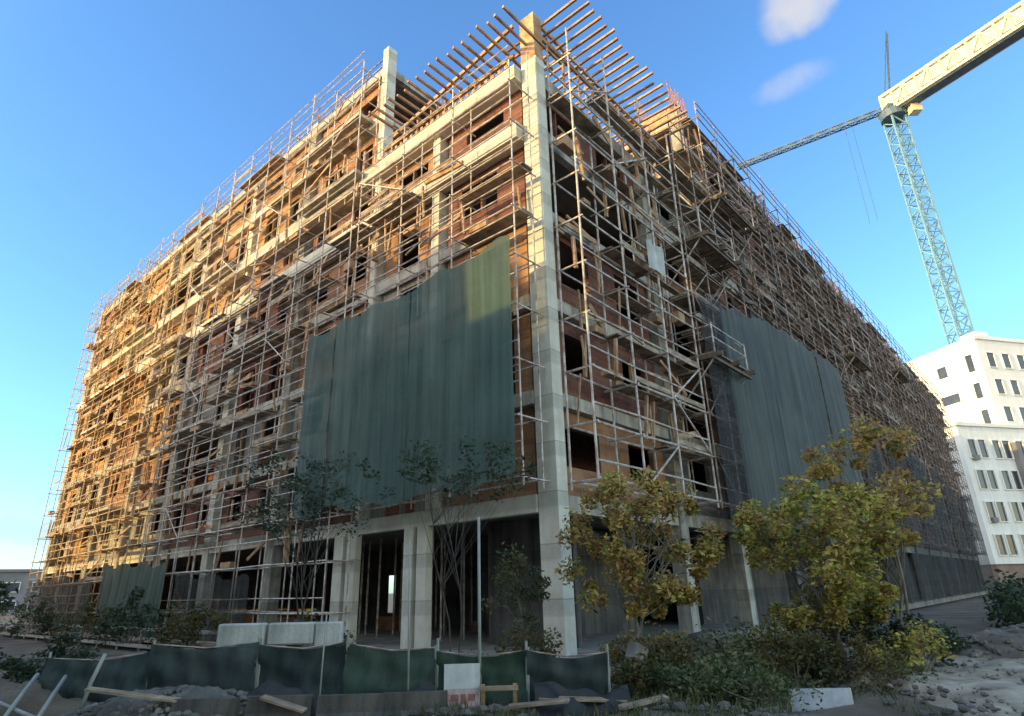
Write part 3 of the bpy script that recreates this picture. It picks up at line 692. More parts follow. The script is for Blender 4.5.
# rubble and grass
m = MB()
for i in range(900):
    x = rg.uniform(-10, 6.2); y = rg.uniform(8.6, 13)
    if 3.7 < x < 5.0 and y < 10.3: continue
    m.rock((x, y, ground_h(x, y) + .02), rg.choice([.03, .04, .05, .08, .12]) * rg.uniform(.7, 1.2), .65, rg)
for i in range(1100):
    x = rg.gauss(-5.2, 1.6); y = rg.gauss(10.5, .55); q = math.hypot((x + 5.2) / 2.0, (y - 10.6) / .9)
    z = -.2 + .48 * max(0, math.cos(min(q, 1) * 1.57)) ** .8 if q < 1 else ground_h(x, y)
    m.rock((x, y, z + .02), rg.choice([.02, .03, .045, .07]) * rg.uniform(.7, 1.2), .7, rg)
for i in range(900):
    u, v = rg.gauss(0, .42), rg.gauss(0, .42); q = math.hypot(u, v)
    if q > 1.1: continue
    x = 5.2 * u; y = 1.7 * v; c_, s_ = math.cos(R(18)), math.sin(R(18))
    m.rock((11.9 + x * c_ - y * s_, 14.6 + x * s_ + y * c_, -.14 + .78 * max(0, math.cos(min(1, q) * 1.57)) ** .75), rg.choice([.02, .03, .05, .09]) * rg.uniform(.7, 1.2), .7, rg)
for i in range(700):
    x = rg.uniform(5.4, 11.5); y = rg.uniform(8.2, 13); m.rock((x, y, .07 + .02 * (y - 8)), rg.choice([.012, .018, .025, .05]), .7, rg)
tag(m.build('rubble', M['stone']), kind='stuff')
bl = ['grey board lying flat before the green fence netting', 'weathered board leaning on the rubble by the timber rack', 'board lying across the grey heap', 'short board propped on the low barrier second from the left', 'long board lying at the foot of the corner column fence', 'board half buried beside the green bush']
for (x, y, z, L, rz, ti), l in zip([(-2.2, 10.2, .05, 1.2, 12, 4), (.25, 10.05, .06, .9, -18, -6), (-5.6, 10.0, .32, 1.3, 8, 9), (-3.4, 9.95, .16, .7, -10, 14), (.9, 10.25, .07, 1.3, 3, 3), (1.75, 10.0, .05, .8, 25, -5)], bl):
    o = MB().box(-L / 2, L / 2, -.07, .07, -.015, .015).build('loose_board', M['plank']); o.location = (x, y, z); o.rotation_euler = (R(8), R(ti), R(rz)); tag(o, l, 'board', 'loose boards on the ground')
m = MB()
for i in range(5200):
    x = rg.gauss(2.2, 3.0); y = rg.uniform(9.2, 12.4)
    if x > 5.6 or x < -9 or (3.6 < x < 5.1 and y < 10.3): continue
    z = ground_h(x, y) - .02; a = rg.uniform(0, 3.14); h = rg.uniform(.06, .24); w = .012; lx = rg.uniform(-.1, .1); n0 = len(m.v)
    m.v += [(x - w * math.cos(a), y - w * math.sin(a), z), (x + w * math.cos(a), y + w * math.sin(a), z), (x + lx, y + rg.uniform(-.08, .08), z + h)]
    m.f.append((n0, n0 + 1, n0 + 2))
tag(m.build('grass', M['leaf_green']), kind='stuff')

# ------------------------------------------------------------------ site fence, signs, blocks
def fence_panel(label, p0, p1, h0, h1, mat, seed, sag=.1):
    rn = random.Random(seed); T = thing('site_fence', label, 'fence', (p0[0], p0[1], 0), 0, 'netted fence panels around the site')
    dx, dy = p1[0] - p0[0], p1[1] - p0[1]; L = math.hypot(dx, dy); ux, uy = dx / L, dy / L
    ph = rn.uniform(0, 6)
    def fn(s, t):
        a = s * L; zt = (h0 + (h1 - h0) * s) - sag * math.sin(s * 3.14)
        o = .035 * math.sin(a * 5 + ph + t * 2) * (1 - t * .5) + .018 * math.sin(a * 13 + ph * 2 + t * 6) + .012 * math.sin(a * 29 - t * 11) + .02 * math.sin(a * 3 + t * 14 + ph) + .06 * math.sin(t * 4 + ph)
        return (ux * a - uy * o, uy * a + ux * o, -.12 + t * (zt + .12))
    MB().grid(fn, int(L * 20), 12).build('fence_net', M[mat], T, True)
    for s, hh in ((0, h0), (1, h1)):
        MB().tube([(dx * s, dy * s + .06, -.3), (dx * s + rn.uniform(-.03, .03), dy * s + .06, hh + rn.uniform(.02, .12))], .022).build('post', M['pole'], T)
    MB().tube([(0, .06, h0 - .02), (dx * .5, dy * .5 + .06, (h0 + h1) / 2 - sag * .9), (dx, dy + .06, h1 - .02)], .012, 5).build('rail', M['tube_dark'], T)
F = [((-8.0, 11.5), (-6.1, 11.2), .72, .80, 'fence_net', 'slack dark fence netting at the far left behind the pipes'),
     ((-6.1, 11.2), (-4.2, 10.9), .92, .92, 'fence_net', 'bluish dark fence netting in front of the low left parapet block'),
     ((-4.2, 10.9), (-2.75, 10.75), .88, .90, 'fence_net', 'dark fence netting under the long pale parapet blocks'),
     ((-2.75, 10.75), (-1.3, 10.6), .88, .80, 'fence_net_green', 'dark green fence netting between the two twin columns'),
     ((-1.3, 10.6), (0.1, 10.6), .74, .72, 'fence_net_green', 'fence netting behind the white notice board'),
     ((0.1, 10.6), (1.35, 10.6), .72, .66, 'fence_net', 'dark blue-green fence netting at the foot of the corner column')]
for i, (a, b, h0, h1, mt, lb) in enumerate(F): fence_panel(lb, a, b, h0, h1, mt, 50 + i)
# black sheeting draped along the foot of the fence
def drape(label, x0, x1, y, h, sd):
    rn = random.Random(sd); ph = [rn.uniform(0, 6) for _ in range(4)]
    def fn(s, t):
        x = x0 + s * (x1 - x0); hh = h * (.75 + .25 * math.sin(x * 3 + ph[0])) 
        return (x, y - .45 * t ** 1.3 - .05 * math.sin(x * 9 + ph[1]) * t, -.1 + hh * (1 - t) ** .8 + .035 * math.sin(x * 12 + t * 5 + ph[2]) + .03 * math.sin(x * 5 - t * 9 + ph[3]))
    tag(MB().grid(fn, 60, 16).build('plastic_sheeting', M['black_plastic'], None, True), label, 'sheeting', 'dark sheeting along the fence')
drape('black plastic sheeting draped between the grey heap and the first barrier', -4.9, -3.0, 10.75, .42, 1)
drape('black plastic sheeting draped under the dark green fence netting', -2.95, -1.3, 10.55, .40, 2)
drape('black plastic sheeting draped below the corner column', .2, 1.6, 10.4, .45, 3)
# low concrete barriers with black sheeting in their gaps
def barrier(label, x, y, rz, L=.95):
    T = thing('concrete_barrier', label, 'concrete barrier', (x, y, -.12), rz, 'low barriers before the fence')
    m = MB(); pr = [(-.16, 0), (.16, 0), (.16, .07), (.08, .14), (.05, .36), (-.05, .36), (-.08, .14), (-.16, .07)]
    n = len(pr); m.v = [(-L / 2, p, q) for p, q in pr] + [(L / 2, p, q) for p, q in pr]
    m.f = [tuple(range(n))[::-1], tuple(range(n, 2 * n))] + [(i, (i + 1) % n, (i + 1) % n + n, i + n) for i in range(n)]
    m.build('block', M['dark_concrete'], T)
    MB().box(-L / 2 + .12, L / 2 - .12, -.2, -.165, .0, .1).build('sheeting', M['black_plastic'], T)
for i, (x, lb) in enumerate([(-4.55, 'leftmost low dark barrier before the fence'), (-3.5, 'second low dark barrier from the left, below the parapet leg'), (-2.45, 'low dark barrier below the first twin column'), (-1.55, 'low dark barrier beside the grey pole')]):
    barrier(lb, x, 10.05 + (i % 2) * .08, R(-3 + i * 2))
# pale parapet blocks on the slab edge
def block(name, label, cat, c, sz, rz, mat='pale_block', tilt=0, group=None):
    m = MB(); x, y, z = [q / 2 for q in sz]; b = min(x, y, z) * .25
    m.v = [(sx * (x - (b if k != 0 else 0)), sy * (y - (b if k != 1 else 0)), sz_ * (z - (b if k != 2 else 0))) for sx in (-1, 1) for sy in (-1, 1) for sz_ in (-1, 1) for k in range(3)]
    me = bpy.data.meshes.new(name)
    import bmesh
    bm = bmesh.new(); [bm.verts.new(v) for v in m.v]; bmesh.ops.convex_hull(bm, input=bm.verts); bm.to_mesh(me); bm.free()
    me.materials.append(M[mat]); o = bpy.data.objects.new(name, me); COL.objects.link(o)
    o.location = c; o.rotation_euler = (0, tilt, rz); return tag(o, label, cat, group)
gb = 'pale parapet blocks above the fence'
block('parapet_block', 'short pale parapet block standing above a pale leg', 'concrete block', (-4.78, 11.6, .98), (.82, .2, .38), R(-4), group=gb)
block('parapet_block', 'middle pale parapet block between the short block and the first twin column', 'concrete block', (-3.92, 11.6, .99), (.80, .2, .35), R(-2), group=gb)
block('parapet_block', 'bluish pale block with a sloping end touching the first twin column', 'concrete block', (-3.28, 11.6, .96), (.46, .2, .40), R(3), group=gb)
block('concrete_post', 'pale leaning stub post carrying the short parapet block', 'concrete post', (-4.66, 11.5, .38), (.24, .18, .82), R(8), tilt=R(6))
block('concrete_post', 'dark concrete stub under the middle parapet block', 'concrete post', (-3.95, 11.75, .35), (.24, .2, .93), R(8), 'dark_concrete')
block('concrete_post', 'dark concrete stub under the bluish parapet block', 'concrete post', (-3.25, 11.75, .35), (.24, .2, .82), R(8), 'dark_concrete')
block('concrete_slab', 'tilted pale concrete slab lying on the grey earth heap', 'concrete slab', (-6.35, 11.6, .50), (.75, .5, .34), R(-12), tilt=R(18), mat='stone')
block('concrete_slab', 'broken pale slab piled beside the right ground floor column', 'concrete slab', (3.45, 12.6, .62), (.55, .4, .3), R(20), tilt=R(-8), mat='stone')
block('concrete_slab', 'lower broken slab under the piled one near the golden tree', 'concrete slab', (3.75, 12.3, .25), (.9, .5, .45), R(-10), tilt=R(5), mat='stone')
block('rubble_stone', 'cream stone lying at the foot of the autumn tree', 'stone', (1.95, 11.4, .55), (.3, .25, .28), R(30), tilt=R(25), mat='stone')
block('rubble_stone', 'grey stone block right of the corner column by the fence', 'stone', (1.2, 10.95, .36), (.42, .3, .16), R(10), tilt=R(4), mat='stone')
# low site wall under the slab edge at the left
T = site_thing('site_walkway', 'long narrow timber walkway running along the foot of the golden left face', 'walkway')
m = MB()
for i in range(14): m.bar((-2.1, 9.5 + i * 2.6, -.02 + .01 * (i % 3)), (-2.1, 12.05 + i * 2.6, -.02), .9, .07)
m.build('deck', M['plank'], T)
m = MB(); m.bar((-2.6, 9.5, .45), (-2.6, 46, .45), .06, .12); m.bar((-2.6, 9.5, -.2), (-2.6, 46, -.2), .06, .14)
m.build('rail', M['pole'], T)
m = MB()
for i in range(15): m.bar((-2.6, 9.5 + i * 2.6, -.5), (-2.6, 9.5 + i * 2.6, .5), .07)
m.build('post', M['tube_dark'], T)
o = MB().tube([(-4.2 + i * .19, 9.75 + .16 * math.sin(i * .7) + .1 * math.sin(i * .23), .0 + ground_h(-4.2 + i * .19, 9.75) + .02) for i in range(36)], .012, 6).build('cable', M['black_plastic'], None, True)
tag(o, 'black cable snaking over the ground before the fence', 'cable')
# poles, signs
def pole(label, x, y, h, r, lean=0):
    tag(MB().tube([(0, 0, -.3), (lean * .5, 0, h * .5), (lean, 0, h)], [r, r * .9, r * .8], 8).build('pole', M['pole'], None, True), label, 'pole', 'thin poles before the fence').location = (x, y, 0)
pole('tall pale pole standing behind the white notice board', -.63, 10.62, 2.75, .030)
pole('thin grey pole in front of the second twin column', -1.70, 10.5, 2.4, .018, -.06)
pole('short thin pole in front of the first twin column', -3.05, 10.5, 1.3, .014, .02)
pole('leaning pale pipe at the far left of the fence', -6.95, 10.9, 0.8, .035, .28)
def sign(label, x, y, z, w, h, mats, frac, rz):
    T = thing('notice_board', label, 'sign', (x, y, 0), rz, 'notice boards before the fence')
    MB().box(-w / 2, w / 2, -.015, .015, z, z + h * frac).build('lower_panel', M[mats[1]], T)
    MB().box(-w / 2, w / 2, -.015, .015, z + h * frac + .002, z + h).build('upper_panel', M[mats[0]], T)
    m = MB(); m.box(-w / 2 - .02, -w / 2 - .001, -.02, .02, z, z + h); m.box(w / 2 + .001, w / 2 + .02, -.02, .02, z, z + h); m.build('frame', M['sign_white'], T)
    for s in (-1, 1): MB().box(s * w * .38 - .02, s * w * .38 + .02, .02, .06, -.3, z + h * .9).build('leg', M['pole'], T)
    return T
T = sign('white notice board with a faded pink lower half beside the tall pale pole', -.89, 10.45, -.12, .50, .68, ('sign_white', 'sign_pink'), .5, R(2))
m = MB()
for i, (a, b) in enumerate([(-.17, -.05), (-.02, .06), (.09, .2)]): m.box(a, b, -.021, -.017, .06 - (i % 2) * .04, .15)
m.box(-.18, .19, -.021, -.017, -.06, -.03)
m.build('print', M['rebar'], T)
sign('plain bluish-grey board standing low under the golden tree', 4.34, 10.15, -.26, .84, .40, ('sign_blue', 'sign_blue'), .3, R(-4))
T = thing('timber_rack', 'small rack of two pale timber rails on short legs beside the notice board', 'rack', (-.33, 10.35, -.1), R(1))
for z in (.0, .27): MB().box(-.28, .29, -.03, .03, z + .03, z + .09).build('rail', M['plank'], T)
for x in (-.24, .24): MB().box(x - .03, x + .03, .035, .08, -.1, .38).build('leg', M['formwork'], T)
# pipes and rods on the left heap
rods = [((-8.9, 11.0, .35), (-6.9, 10.2, -.05)), ((-7.9, 11.2, .5), (-7.45, 9.9, -.1)), ((-7.5, 11.3, .45), (-7.0, 10.0, -.1)), ((-8.6, 10.6, .3), (-7.6, 9.8, 0))]
lb = ['longest pale steel pipe slanting down the dark earth heap', 'steel pipe pointing at the camera on the dark earth heap', 'steel pipe nearest the leaning pale pipe', 'short steel pipe crossing at the edge of the dark heap']
for (a, b), l in zip(rods, lb):
    c = Vector(a); o = MB().tube([(0, 0, 0), tuple(Vector(b) - c)], .032, 8).build('steel_pipe', M['pole'], None, True); o.location = a; tag(o, l, 'pipe', 'pipes on the earth heap')

# ------------------------------------------------------------------ white apartment block beyond the right wing
def facade_windows(T, P, wins, mat='glass_dark'):
    for (a0, a1, z0, z1) in wins:
        m = MB()
        c = [P(a0, 0, z0), P(a1, 0, z0), P(a1, 0, z1), P(a0, 0, z1)]
        ci = [P(a0, -.12, z0), P(a1, -.12, z0), P(a1, -.12, z1), P(a0, -.12, z1)]
        # frame surround proud of the wall, pane set in front of the wall face
        m = MB(); e = .14
        for (p, q, r_, s) in ((a0 - e, a1 + e, z0 - e, z0), (a0 - e, a1 + e, z1, z1 + e), (a0 - e, a0, z0, z1), (a1, a1 + e, z0, z1)):
            pts = [P(u, o_, w) for o_ in (.02, .22) for (u, w) in ((p, r_), (q, r_), (q, s), (p, s))]
            n = len(m.v); m.v += pts; m.f += [tuple(n + i for i in f) for f in ((0, 3, 2, 1), (4, 5, 6, 7), (0, 1, 5, 4), (1, 2, 6, 5), (2, 3, 7, 6), (3, 0, 4, 7))]
        w = m.build('window', M['white_wall'], T)
        m = MB(); m.v = [P(a0, .03, z0), P(a1, .03, z0), P(a1, .03, z1), P(a0, .03, z1)]; m.f = [(0, 1, 2, 3)]
        m.build('pane', M[mat], w)
WB = thing('apartment_block', 'finished white apartment block with sunlit upper storeys beyond the unfinished building', 'building', (78.3, 97.4, -1), R(15))
# local x: front face direction (az 75), local y: back
MB().box(0, 46, 0, 30, 24, 40.3).build('upper_wall', M['white_wall'], WB)
MB().box(-.25, 46.3, -.3, 30.3, 40.3, 40.9).build('roof', M['white_wall'], WB)
MB().box(-13, 48, -3.0, 30, 4.2, 24).build('lower_wall', M['white_wall'], WB)
MB().box(-13.3, 48.3, -3.3, 30.3, 24.0, 24.5).build('cornice', M['white_wall'], WB)
MB().box(-12.7, 47.7, -2.7, 29.7, 0, 4.2).build('base_wall', M['brown_wall'], WB)
fr = lambda a, o, z: (a, -3.0 - o, z); fu = lambda a, o, z: (a, -o, z); fl = lambda a, o, z: (-o, a, z)
wins = []
for r_ in range(4):
    z0 = 5.4 + r_ * 4.6
    for c in range(12):
        a = -11.9 + c * 4.7
        wins += [(a, a + 1.35, z0, z0 + 2.7), (a + 1.95, a + 3.3, z0, z0 + 2.7)]
facade_windows(WB, fr, wins[:])
wins = []
for r_ in range(3):
    z0 = 26.0 + r_ * 4.7
    for c in range(13): wins.append((1.4 + c * 3.3, 3.0 + c * 3.3, z0, z0 + 2.5))
facade_windows(WB, fu, wins)
facade_windows(WB, fl, [(6.2, 8.0, 35.6, 37.6), (12.0, 13.4, 35.6, 37.6), (5.2, 8.6, 30.8, 32.4), (6.0, 7.6, 26, 27.6), (1.2, 2.4, 35, 38), (1.2, 2.4, 30.4, 33), (1.2, 2.4, 25.6, 28.4), (12, 14, 30.6, 32.6)])
for (x, y, k) in ((6, 4, 3.0), (15, 6, 2.4), (24, 4, 2.0)):
    MB().box(x, x + 3, y, y + 3, 40.9, 40.9 + k).build('roof_housing', M['white_wall'], WB)
for (a, z) in ((-11.2, 12.4), (-6.5, 7.8), (2.9, 17.0), (-11.2, 21.4), (2.9, 12.4), (7.6, 7.8)):
    MB().box(a - .5, a + .4, -3.55, -3.02, z - 2.6, z - 1.9).build('air_conditioner', M['far_grey'], WB)
for c in range(4):
    a = -11.9 + 9.4 * c + 8.75
    MB().box(a - .45, a + .45, -3.9, -3.02, 5, 21.6).build('balcony_bay', M['far_grey'], WB)

# ------------------------------------------------------------------ tower crane
CR = thing('tower_crane', 'tall tower crane with a pale sunlit jib and blue lattice mast behind the white block', 'crane', (86.2, 110.3, 0), 0)
H = 100.0
def lattice(m, p, q, w, h, seg, r, tri=False):
    p = Vector(p); q = Vector(q); d = (q - p).normalized(); u = Vector((0, 0, 1)) if abs(d.z) < .9 else Vector((1, 0, 0))
    a = d.cross(u).normalized(); b = a.cross(d).normalized()
    cs = [(-1, -1), (1, -1), (1, 1), (-1, 1)] if not tri else [(-1, -1), (1, -1), (0, 1)]
    pos = lambda t, c: p.lerp(q, t) + a * c[0] * w / 2 + b * c[1] * h / 2
    for c in cs: m.bar(pos(0, c), pos(1, c), r * 2.0)
    for i in range(seg):
        t0, t1 = i / seg, (i + 1) / seg
        for j in range(len(cs)):
            c0, c1 = cs[j], cs[(j + 1) % len(cs)]
            m.bar(pos(t0, c0), pos(t1, c1), r * 1.2) if i % 2 else m.bar(pos(t0, c1), pos(t1, c0), r * 1.2)
            m.bar(pos(t0, c0), pos(t0, c1), r * 1.2)
m = MB(); lattice(m, (0, 0, 0), (0, 0, H - 3), 3.0, 3.0, 36, .17); m.build('mast', M['crane_blue'], CR)
D1 = Vector((13.3, -22.0, 0)).normalized()
m = MB(); m.tube([(0, 0, H - 3), (0, 0, H - 1.2)], [2.6, 2.6], 16); m.box(-2, 2, -2, 2, H - 1.2, H - .2); m.build('slewing_unit', M['crane_dark'], CR)
m = MB(); p0 = D1 * -1.0 + Vector((0, 0, H + .9)); p1 = D1 * 44 + Vector((0, 0, H + 1.3))
lattice(m, p0, p1, 3.0, 4.4, 18, .3)
m.build('jib', M['crane_yellow'], CR)
m = MB(); s_ = D1.cross(Vector((0, 0, 1))).normalized()
m.bar(p0 + Vector((0, 0, .2)), p1 + Vector((0, 0, .2)), 2.6, 2.9); m.build('jib_panel', M['crane_yellow'], CR)
m = MB(); m.bar(p0 + Vector((0, 0, -2.6)), p1 + Vector((0, 0, -2.5)), 2.4, .35); m.build('jib_walkway', M['crane_dark'], CR)
m = MB(); D2 = (Vector((60.7, 127.9, 0)) - Vector((86.2, 110.3, 0))).normalized()
lattice(m, D2 * 1 + Vector((0, 0, H + .5)), D2 * 34 + Vector((0, 0, H + .3)), 1.2, 1.3, 20, .13, True); m.build('rear_jib', M['crane_dark'], CR)
m = MB(); m.bar((0, 0, H + 1), (3.5, -1.0, H + 21), .32, .32); m.bar((-1.2, 0, H + 1), (3.5, -1.0, H + 22), .22); m.build('apex_mast', M['crane_dark'], CR)
m = MB()
for t in (8, 9.5): m.bar(D2 * t + Vector((0, 0, H)), D2 * t + Vector((0, 0, H - 26)), .07)
cb = m
MB().box(1.9, 4.0, -3.6, -1.6, H - 3.6, H - .9).build('cab', M['crane_yellow'], CR)
hk = m.build('hoist_rope', M['crane_dark'], CR)

# ------------------------------------------------------------------ far things
def far_house(label, x, y, w, d, h, mat, rz, floors=2):
    T = thing('far_building', label, 'building', (x, y, -1), rz, 'low buildings on the left horizon')
    MB().box(-w / 2, w / 2, -d / 2, d / 2, 0, h).build('wall', M[mat], T)
    MB().box(-w / 2 - .4, w / 2 + .4, -d / 2 - .4, d / 2 + .4, h, h + .5).build('roof', M['far_grey'], T)
    fw_ = lambda a, o, z: (a, -d / 2 - o, z)
    facade_windows(T, fw_, [(-w / 2 + 1.5 + i * 4, -w / 2 + 3.5 + i * 4, 1.4 + f * 3.2, 2.9 + f * 3.2) for i in range(int((w - 2) / 4)) for f in range(floors)])
far_house('low grey building on the horizon left of the golden scaffolding', -101, 122, 26, 12, 8.0, 'far_grey', R(35))
far_house('beige low building at the very left edge of the horizon', -140, 120, 30, 14, 7.0, 'beige_wall', R(40))
def far_tree(label, x, y, h, w, seed, mat='leaf_dark'):
    tree('far_tree', label, 'tree', (x, y, -.4), (x, y, h * .55), (w, w, h * .45), 1, mat, 'bark_dark', 1500, .28, seed, 16, 'dark trees at the left edge', .2, w * .42)
for i, (x, y, h, w, l) in enumerate([(-47, 56, 2.2, 3.5, 'dark round tree just left of the foot of the golden scaffolding'), (-40.5, 47, 1.7, 2.6, 'lowest dark tree, nearest to the fence at the left edge'), (-52, 52, 3.0, 3.5, 'dark tree between the round tree and the picture edge'), (-36, 39, 1.3, 2.2, 'small dark shrub-like tree at the left site corner'), (-60, 66, 3.2, 4, 'farthest dark tree under the grey horizon building')]):
    far_tree(l, x, y, h + 1.0, w, 70 + i)
# dark hedge, guard rail and parked car at the foot of the white block
def hedge(label, p0, p1, w, h, seed):
    rn = random.Random(seed); p0 = Vector((*p0, -.3)); p1 = Vector((*p1, -.3)); cl = []
    for i in range(60): cl.append((p0.lerp(p1, rn.random()) + Vector((rn.uniform(-w, w), rn.uniform(-w, w), rn.uniform(.2, h))), rn.uniform(.5, 1.0)))
    tag(leaves_mesh(cl, 6000, .13, rn).build('hedge', M['leaf_dark']), label, 'hedge')
hedge('dark hedge behind the earth mound, running towards the white block', (16.2, 20.5), (29, 39), 1.0, 1.25, 81)
# parked car
mp, nt_, b_ = new_mat('dark_car_paint'); b_.inputs['Base Color'].default_value = (.03, .035, .045, 1); b_.inputs['Roughness'].default_value = .3; b_.inputs['Metallic'].default_value = .5; M['car'] = mp
mr, nt_, b_ = new_mat('tyre_rubber'); b_.inputs['Base Color'].default_value = (.015, .015, .015, 1); b_.inputs['Roughness'].default_value = .9; M['rubber'] = mr
CA = thing('parked_car', 'dark parked car partly out of view beside the earth mound', 'car', (14.9, 17.9, -.42), R(52))
prof = [(-2.15, .35), (-2.2, .75), (-2.0, .92), (-1.1, .98), (-.5, 1.42), (.9, 1.45), (1.6, 1.02), (2.15, .9), (2.2, .5), (2.1, .35)]
m = MB(); n = len(prof); hw = [.86, .88, .86, .84, .64, .64, .82, .85, .88, .86]
m.v = [(x, -w, z) for (x, z), w in zip(prof, hw)] + [(x, w, z) for (x, z), w in zip(prof, hw)]
m.f = [tuple(range(n)), tuple(range(n, 2 * n))[::-1]] + [(i, i + n, (i + 1) % n + n, (i + 1) % n) for i in range(n)]
m.build('body', M['car'], CA)
for s in (-1, 1):
    m = MB(); m.v = [(-.95, s * .86, .99), (1.4, s * .86, 1.03), (.82, s * .68, 1.38), (-.45, s * .68, 1.36)]; m.f = [(0, 1, 2, 3)]; m.build('side_window', M['glass_dark'], CA)
    for x in (-1.35, 1.35):
        w = MB().tube([(x, s * .72, .33), (x, s * .92, .33)], .33, 18).build('wheel', M['rubber'], CA)
        MB().tube([(x, s * .90, .33), (x, s * .935, .33)], .19, 14).build('rim', M['pole'], w)
# ------------------------------------------------------------------ building across the street (behind the camera); the real cause of the shade
NB = site_thing('street_building', 'beige apartment building across the street whose shadow covers the lower facade', 'building')
sx = SUN_AZ_VEC.x * math.cos(YAW) + SUN_AZ_VEC.y * math.sin(YAW); sy = -SUN_AZ_VEC.x * math.sin(YAW) + SUN_AZ_VEC.y * math.cos(YAW)
DN = 31.0; tt = DN / -sx; dy_ = sy * tt; rise = tt * math.tan(SUN_EL)
def shadow_box(y0, y1, ztop, name='wall', depth=12, mat='beige_wall', zb=-.4):
    depth = min(depth, 6)
    return MB().box(-DN - depth, -DN, y0 + dy_, y1 + dy_, zb, ztop + rise).build(name, M[mat], NB)
shadow_box(9.5, 28.3, 15.4)
shadow_box(4.0, 9.48, 13.4)
shadow_box(-4, 3.98, 8.7)
shadow_box(-46, -4.02, 11.0)
shadow_box(28.32, 62, 3.0)
shadow_box(12, 18, 16.0 + .9, 'roof_housing', 5, zb=15.4 + rise + .003)
fnb = lambda a, o, z: (-DN + o, a, z)
facade_windows(NB, fnb, [(dy_ - 44 + i * 5, dy_ - 42.3 + i * 5, 2 + f * 3.2, 3.6 + f * 3.2) for i in range(14) for f in range(6)])

# ------------------------------------------------------------------ sky, sun, camera
w = bpy.data.worlds.new('World'); scene.world = w; w.use_nodes = True
nt = w.node_tree; bg = nt.nodes['Background']
sky = nt.nodes.new('ShaderNodeTexSky'); sky.sky_type = 'NISHITA'; sky.sun_disc = False
sky.sun_elevation = SUN_EL; sky.sun_rotation = math.atan2(SUN_AZ_VEC.x, SUN_AZ_VEC.y)
sky.altitude = 0; sky.air_density = 1.0; sky.dust_density = .6; sky.ozone_density = 2.5
tc = nt.nodes.new('ShaderNodeTexCoord')
def cloud(az, el, wx, wz, seed, dens):
    d = Vector((math.sin(R(az)) * math.cos(R(el)), math.cos(R(az)) * math.cos(R(el)), math.sin(R(el))))
    side = Vector((math.cos(R(az)), -math.sin(R(az)), 0)); up = side.cross(d)
    vals = []
    for ax, wd in ((side, wx), (up, wz)):
        dt = nt.nodes.new('ShaderNodeVectorMath'); dt.operation = 'DOT_PRODUCT'
        nt.links.new(tc.outputs['Generated'], dt.inputs[0]); dt.inputs[1].default_value = ax
        sc = nt.nodes.new('ShaderNodeMath'); sc.operation = 'MULTIPLY'; nt.links.new(dt.outputs['Value'], sc.inputs[0]); sc.inputs[1].default_value = 1 / wd
        off = nt.nodes.new('ShaderNodeMath'); off.operation = 'POWER'; 
        ab = nt.nodes.new('ShaderNodeMath'); ab.operation = 'ABSOLUTE'; nt.links.new(sc.outputs[0], ab.inputs[0])
        nt.links.new(ab.outputs[0], off.inputs[0]); off.inputs[1].default_value = 2; vals.append(off.outputs[0])
    s = nt.nodes.new('ShaderNodeMath'); s.operation = 'ADD'; nt.links.new(vals[0], s.inputs[0]); nt.links.new(vals[1], s.inputs[1])
    n = nt.nodes.new('ShaderNodeTexNoise'); n.inputs['Scale'].default_value = 14; n.inputs['Detail'].default_value = 5
    mp = nt.nodes.new('ShaderNodeMapping'); mp.inputs['Location'].default_value = (seed, 0, 0); nt.links.new(tc.outputs['Generated'], mp.inputs[0]); nt.links.new(mp.outputs[0], n.inputs['Vector'])
    s2 = nt.nodes.new('ShaderNodeMath'); s2.operation = 'MULTIPLY_ADD'; nt.links.new(n.outputs['Fac'], s2.inputs[0]); s2.inputs[1].default_value = 2.4; nt.links.new(s.outputs[0], s2.inputs[2])
    mr_ = nt.nodes.new('ShaderNodeMapRange'); mr_.interpolation_type = 'SMOOTHSTEP'; nt.links.new(s2.outputs[0], mr_.inputs[0])
    mr_.inputs[1].default_value = 2.4; mr_.inputs[2].default_value = 1.0; mr_.inputs[3].default_value = 0; mr_.inputs[4].default_value = dens
    # only the hemisphere in front
    dt = nt.nodes.new('ShaderNodeVectorMath'); dt.operation = 'DOT_PRODUCT'; nt.links.new(tc.outputs['Generated'], dt.inputs[0]); dt.inputs[1].default_value = d
    g = nt.nodes.new('ShaderNodeMath'); g.operation = 'GREATER_THAN'; nt.links.new(dt.outputs['Value'], g.inputs[0]); g.inputs[1].default_value = 0
    mu = nt.nodes.new('ShaderNodeMath'); mu.operation = 'MULTIPLY'; nt.links.new(mr_.outputs[0], mu.inputs[0]); nt.links.new(g.outputs[0], mu.inputs[1])
    return mu.outputs[0]
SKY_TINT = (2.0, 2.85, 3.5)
FILL_TINT = (6.9, 5.35, 3.9)
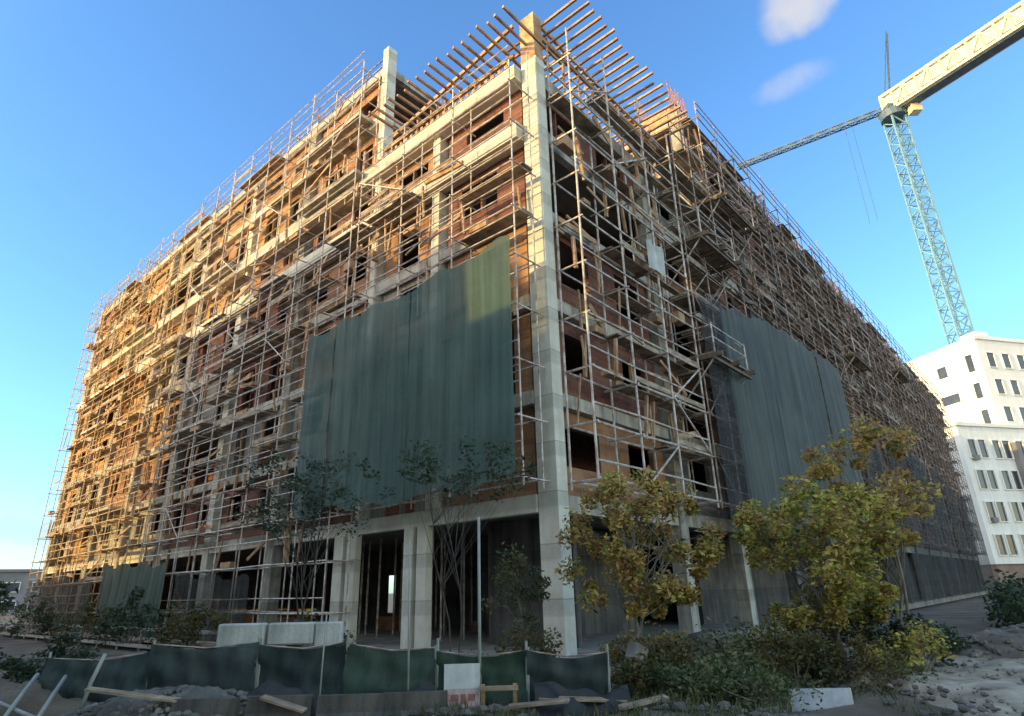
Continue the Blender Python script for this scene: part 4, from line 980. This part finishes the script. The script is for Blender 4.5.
# warm bright fill added to the sky behind the camera; clear blue ahead
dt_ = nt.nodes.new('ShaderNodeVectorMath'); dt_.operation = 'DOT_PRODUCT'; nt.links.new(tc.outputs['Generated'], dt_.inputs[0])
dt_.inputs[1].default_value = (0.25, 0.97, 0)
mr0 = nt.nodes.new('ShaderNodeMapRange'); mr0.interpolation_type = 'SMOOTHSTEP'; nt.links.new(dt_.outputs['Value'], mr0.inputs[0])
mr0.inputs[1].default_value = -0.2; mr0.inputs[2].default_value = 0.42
tint = mix(nt, FILL_TINT, SKY_TINT, mr0.outputs[0])
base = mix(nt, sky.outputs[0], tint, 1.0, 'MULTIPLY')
for az, el, wx, wz, sd, dn, col in [(33.0, 44.6, .05, .04, 1, .85, (6.2, 6.1, 6.2)), (30.3, 39.7, .055, .024, 4, .5, (6.0, 6.1, 6.4)), (-38, 4.8, .13, .02, 3, .6, (4.5, 4.6, 4.6))]:
    base = mix(nt, base, col, cloud(az, el, wx, wz, sd, dn))
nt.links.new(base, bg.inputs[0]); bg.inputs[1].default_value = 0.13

sun = bpy.data.lights.new('sun', 'SUN'); sun.energy = 5.0; sun.angle = R(.5); sun.color = (1.0, .69, .19)
so = bpy.data.objects.new('sun', sun); COL.objects.link(so)
sd = Vector((SUN_AZ_VEC.x * math.cos(SUN_EL), SUN_AZ_VEC.y * math.cos(SUN_EL), math.sin(SUN_EL)))
so.rotation_euler = sd.to_track_quat('Z', 'Y').to_euler()

cam = bpy.data.cameras.new('camera'); co = bpy.data.objects.new('camera', cam); COL.objects.link(co)
cam.sensor_width = 36; cam.lens = 617.0 / 1024 * 36; cam.clip_end = 6000; cam.clip_start = .1
P_, r_ = R(20.57), R(-1.56)
f_ = Vector((0, math.cos(P_), math.sin(P_))); up0 = Vector((0, -math.sin(P_), math.cos(P_))); rt0 = Vector((1, 0, 0))
rt = rt0 * math.cos(r_) + up0 * math.sin(r_); up = -rt0 * math.sin(r_) + up0 * math.cos(r_)
mt = Matrix((rt, up, -f_)).transposed().to_4x4(); mt.translation = (0, 0, EYE)
co.matrix_world = mt
scene.camera = co
scene.view_settings.view_transform = 'Standard'; scene.view_settings.look = 'None'; scene.view_settings.exposure = 0
scene.render.engine = 'CYCLES'
scene.cycles.max_bounces = 6
scene.cycles.transparent_max_bounces = 12
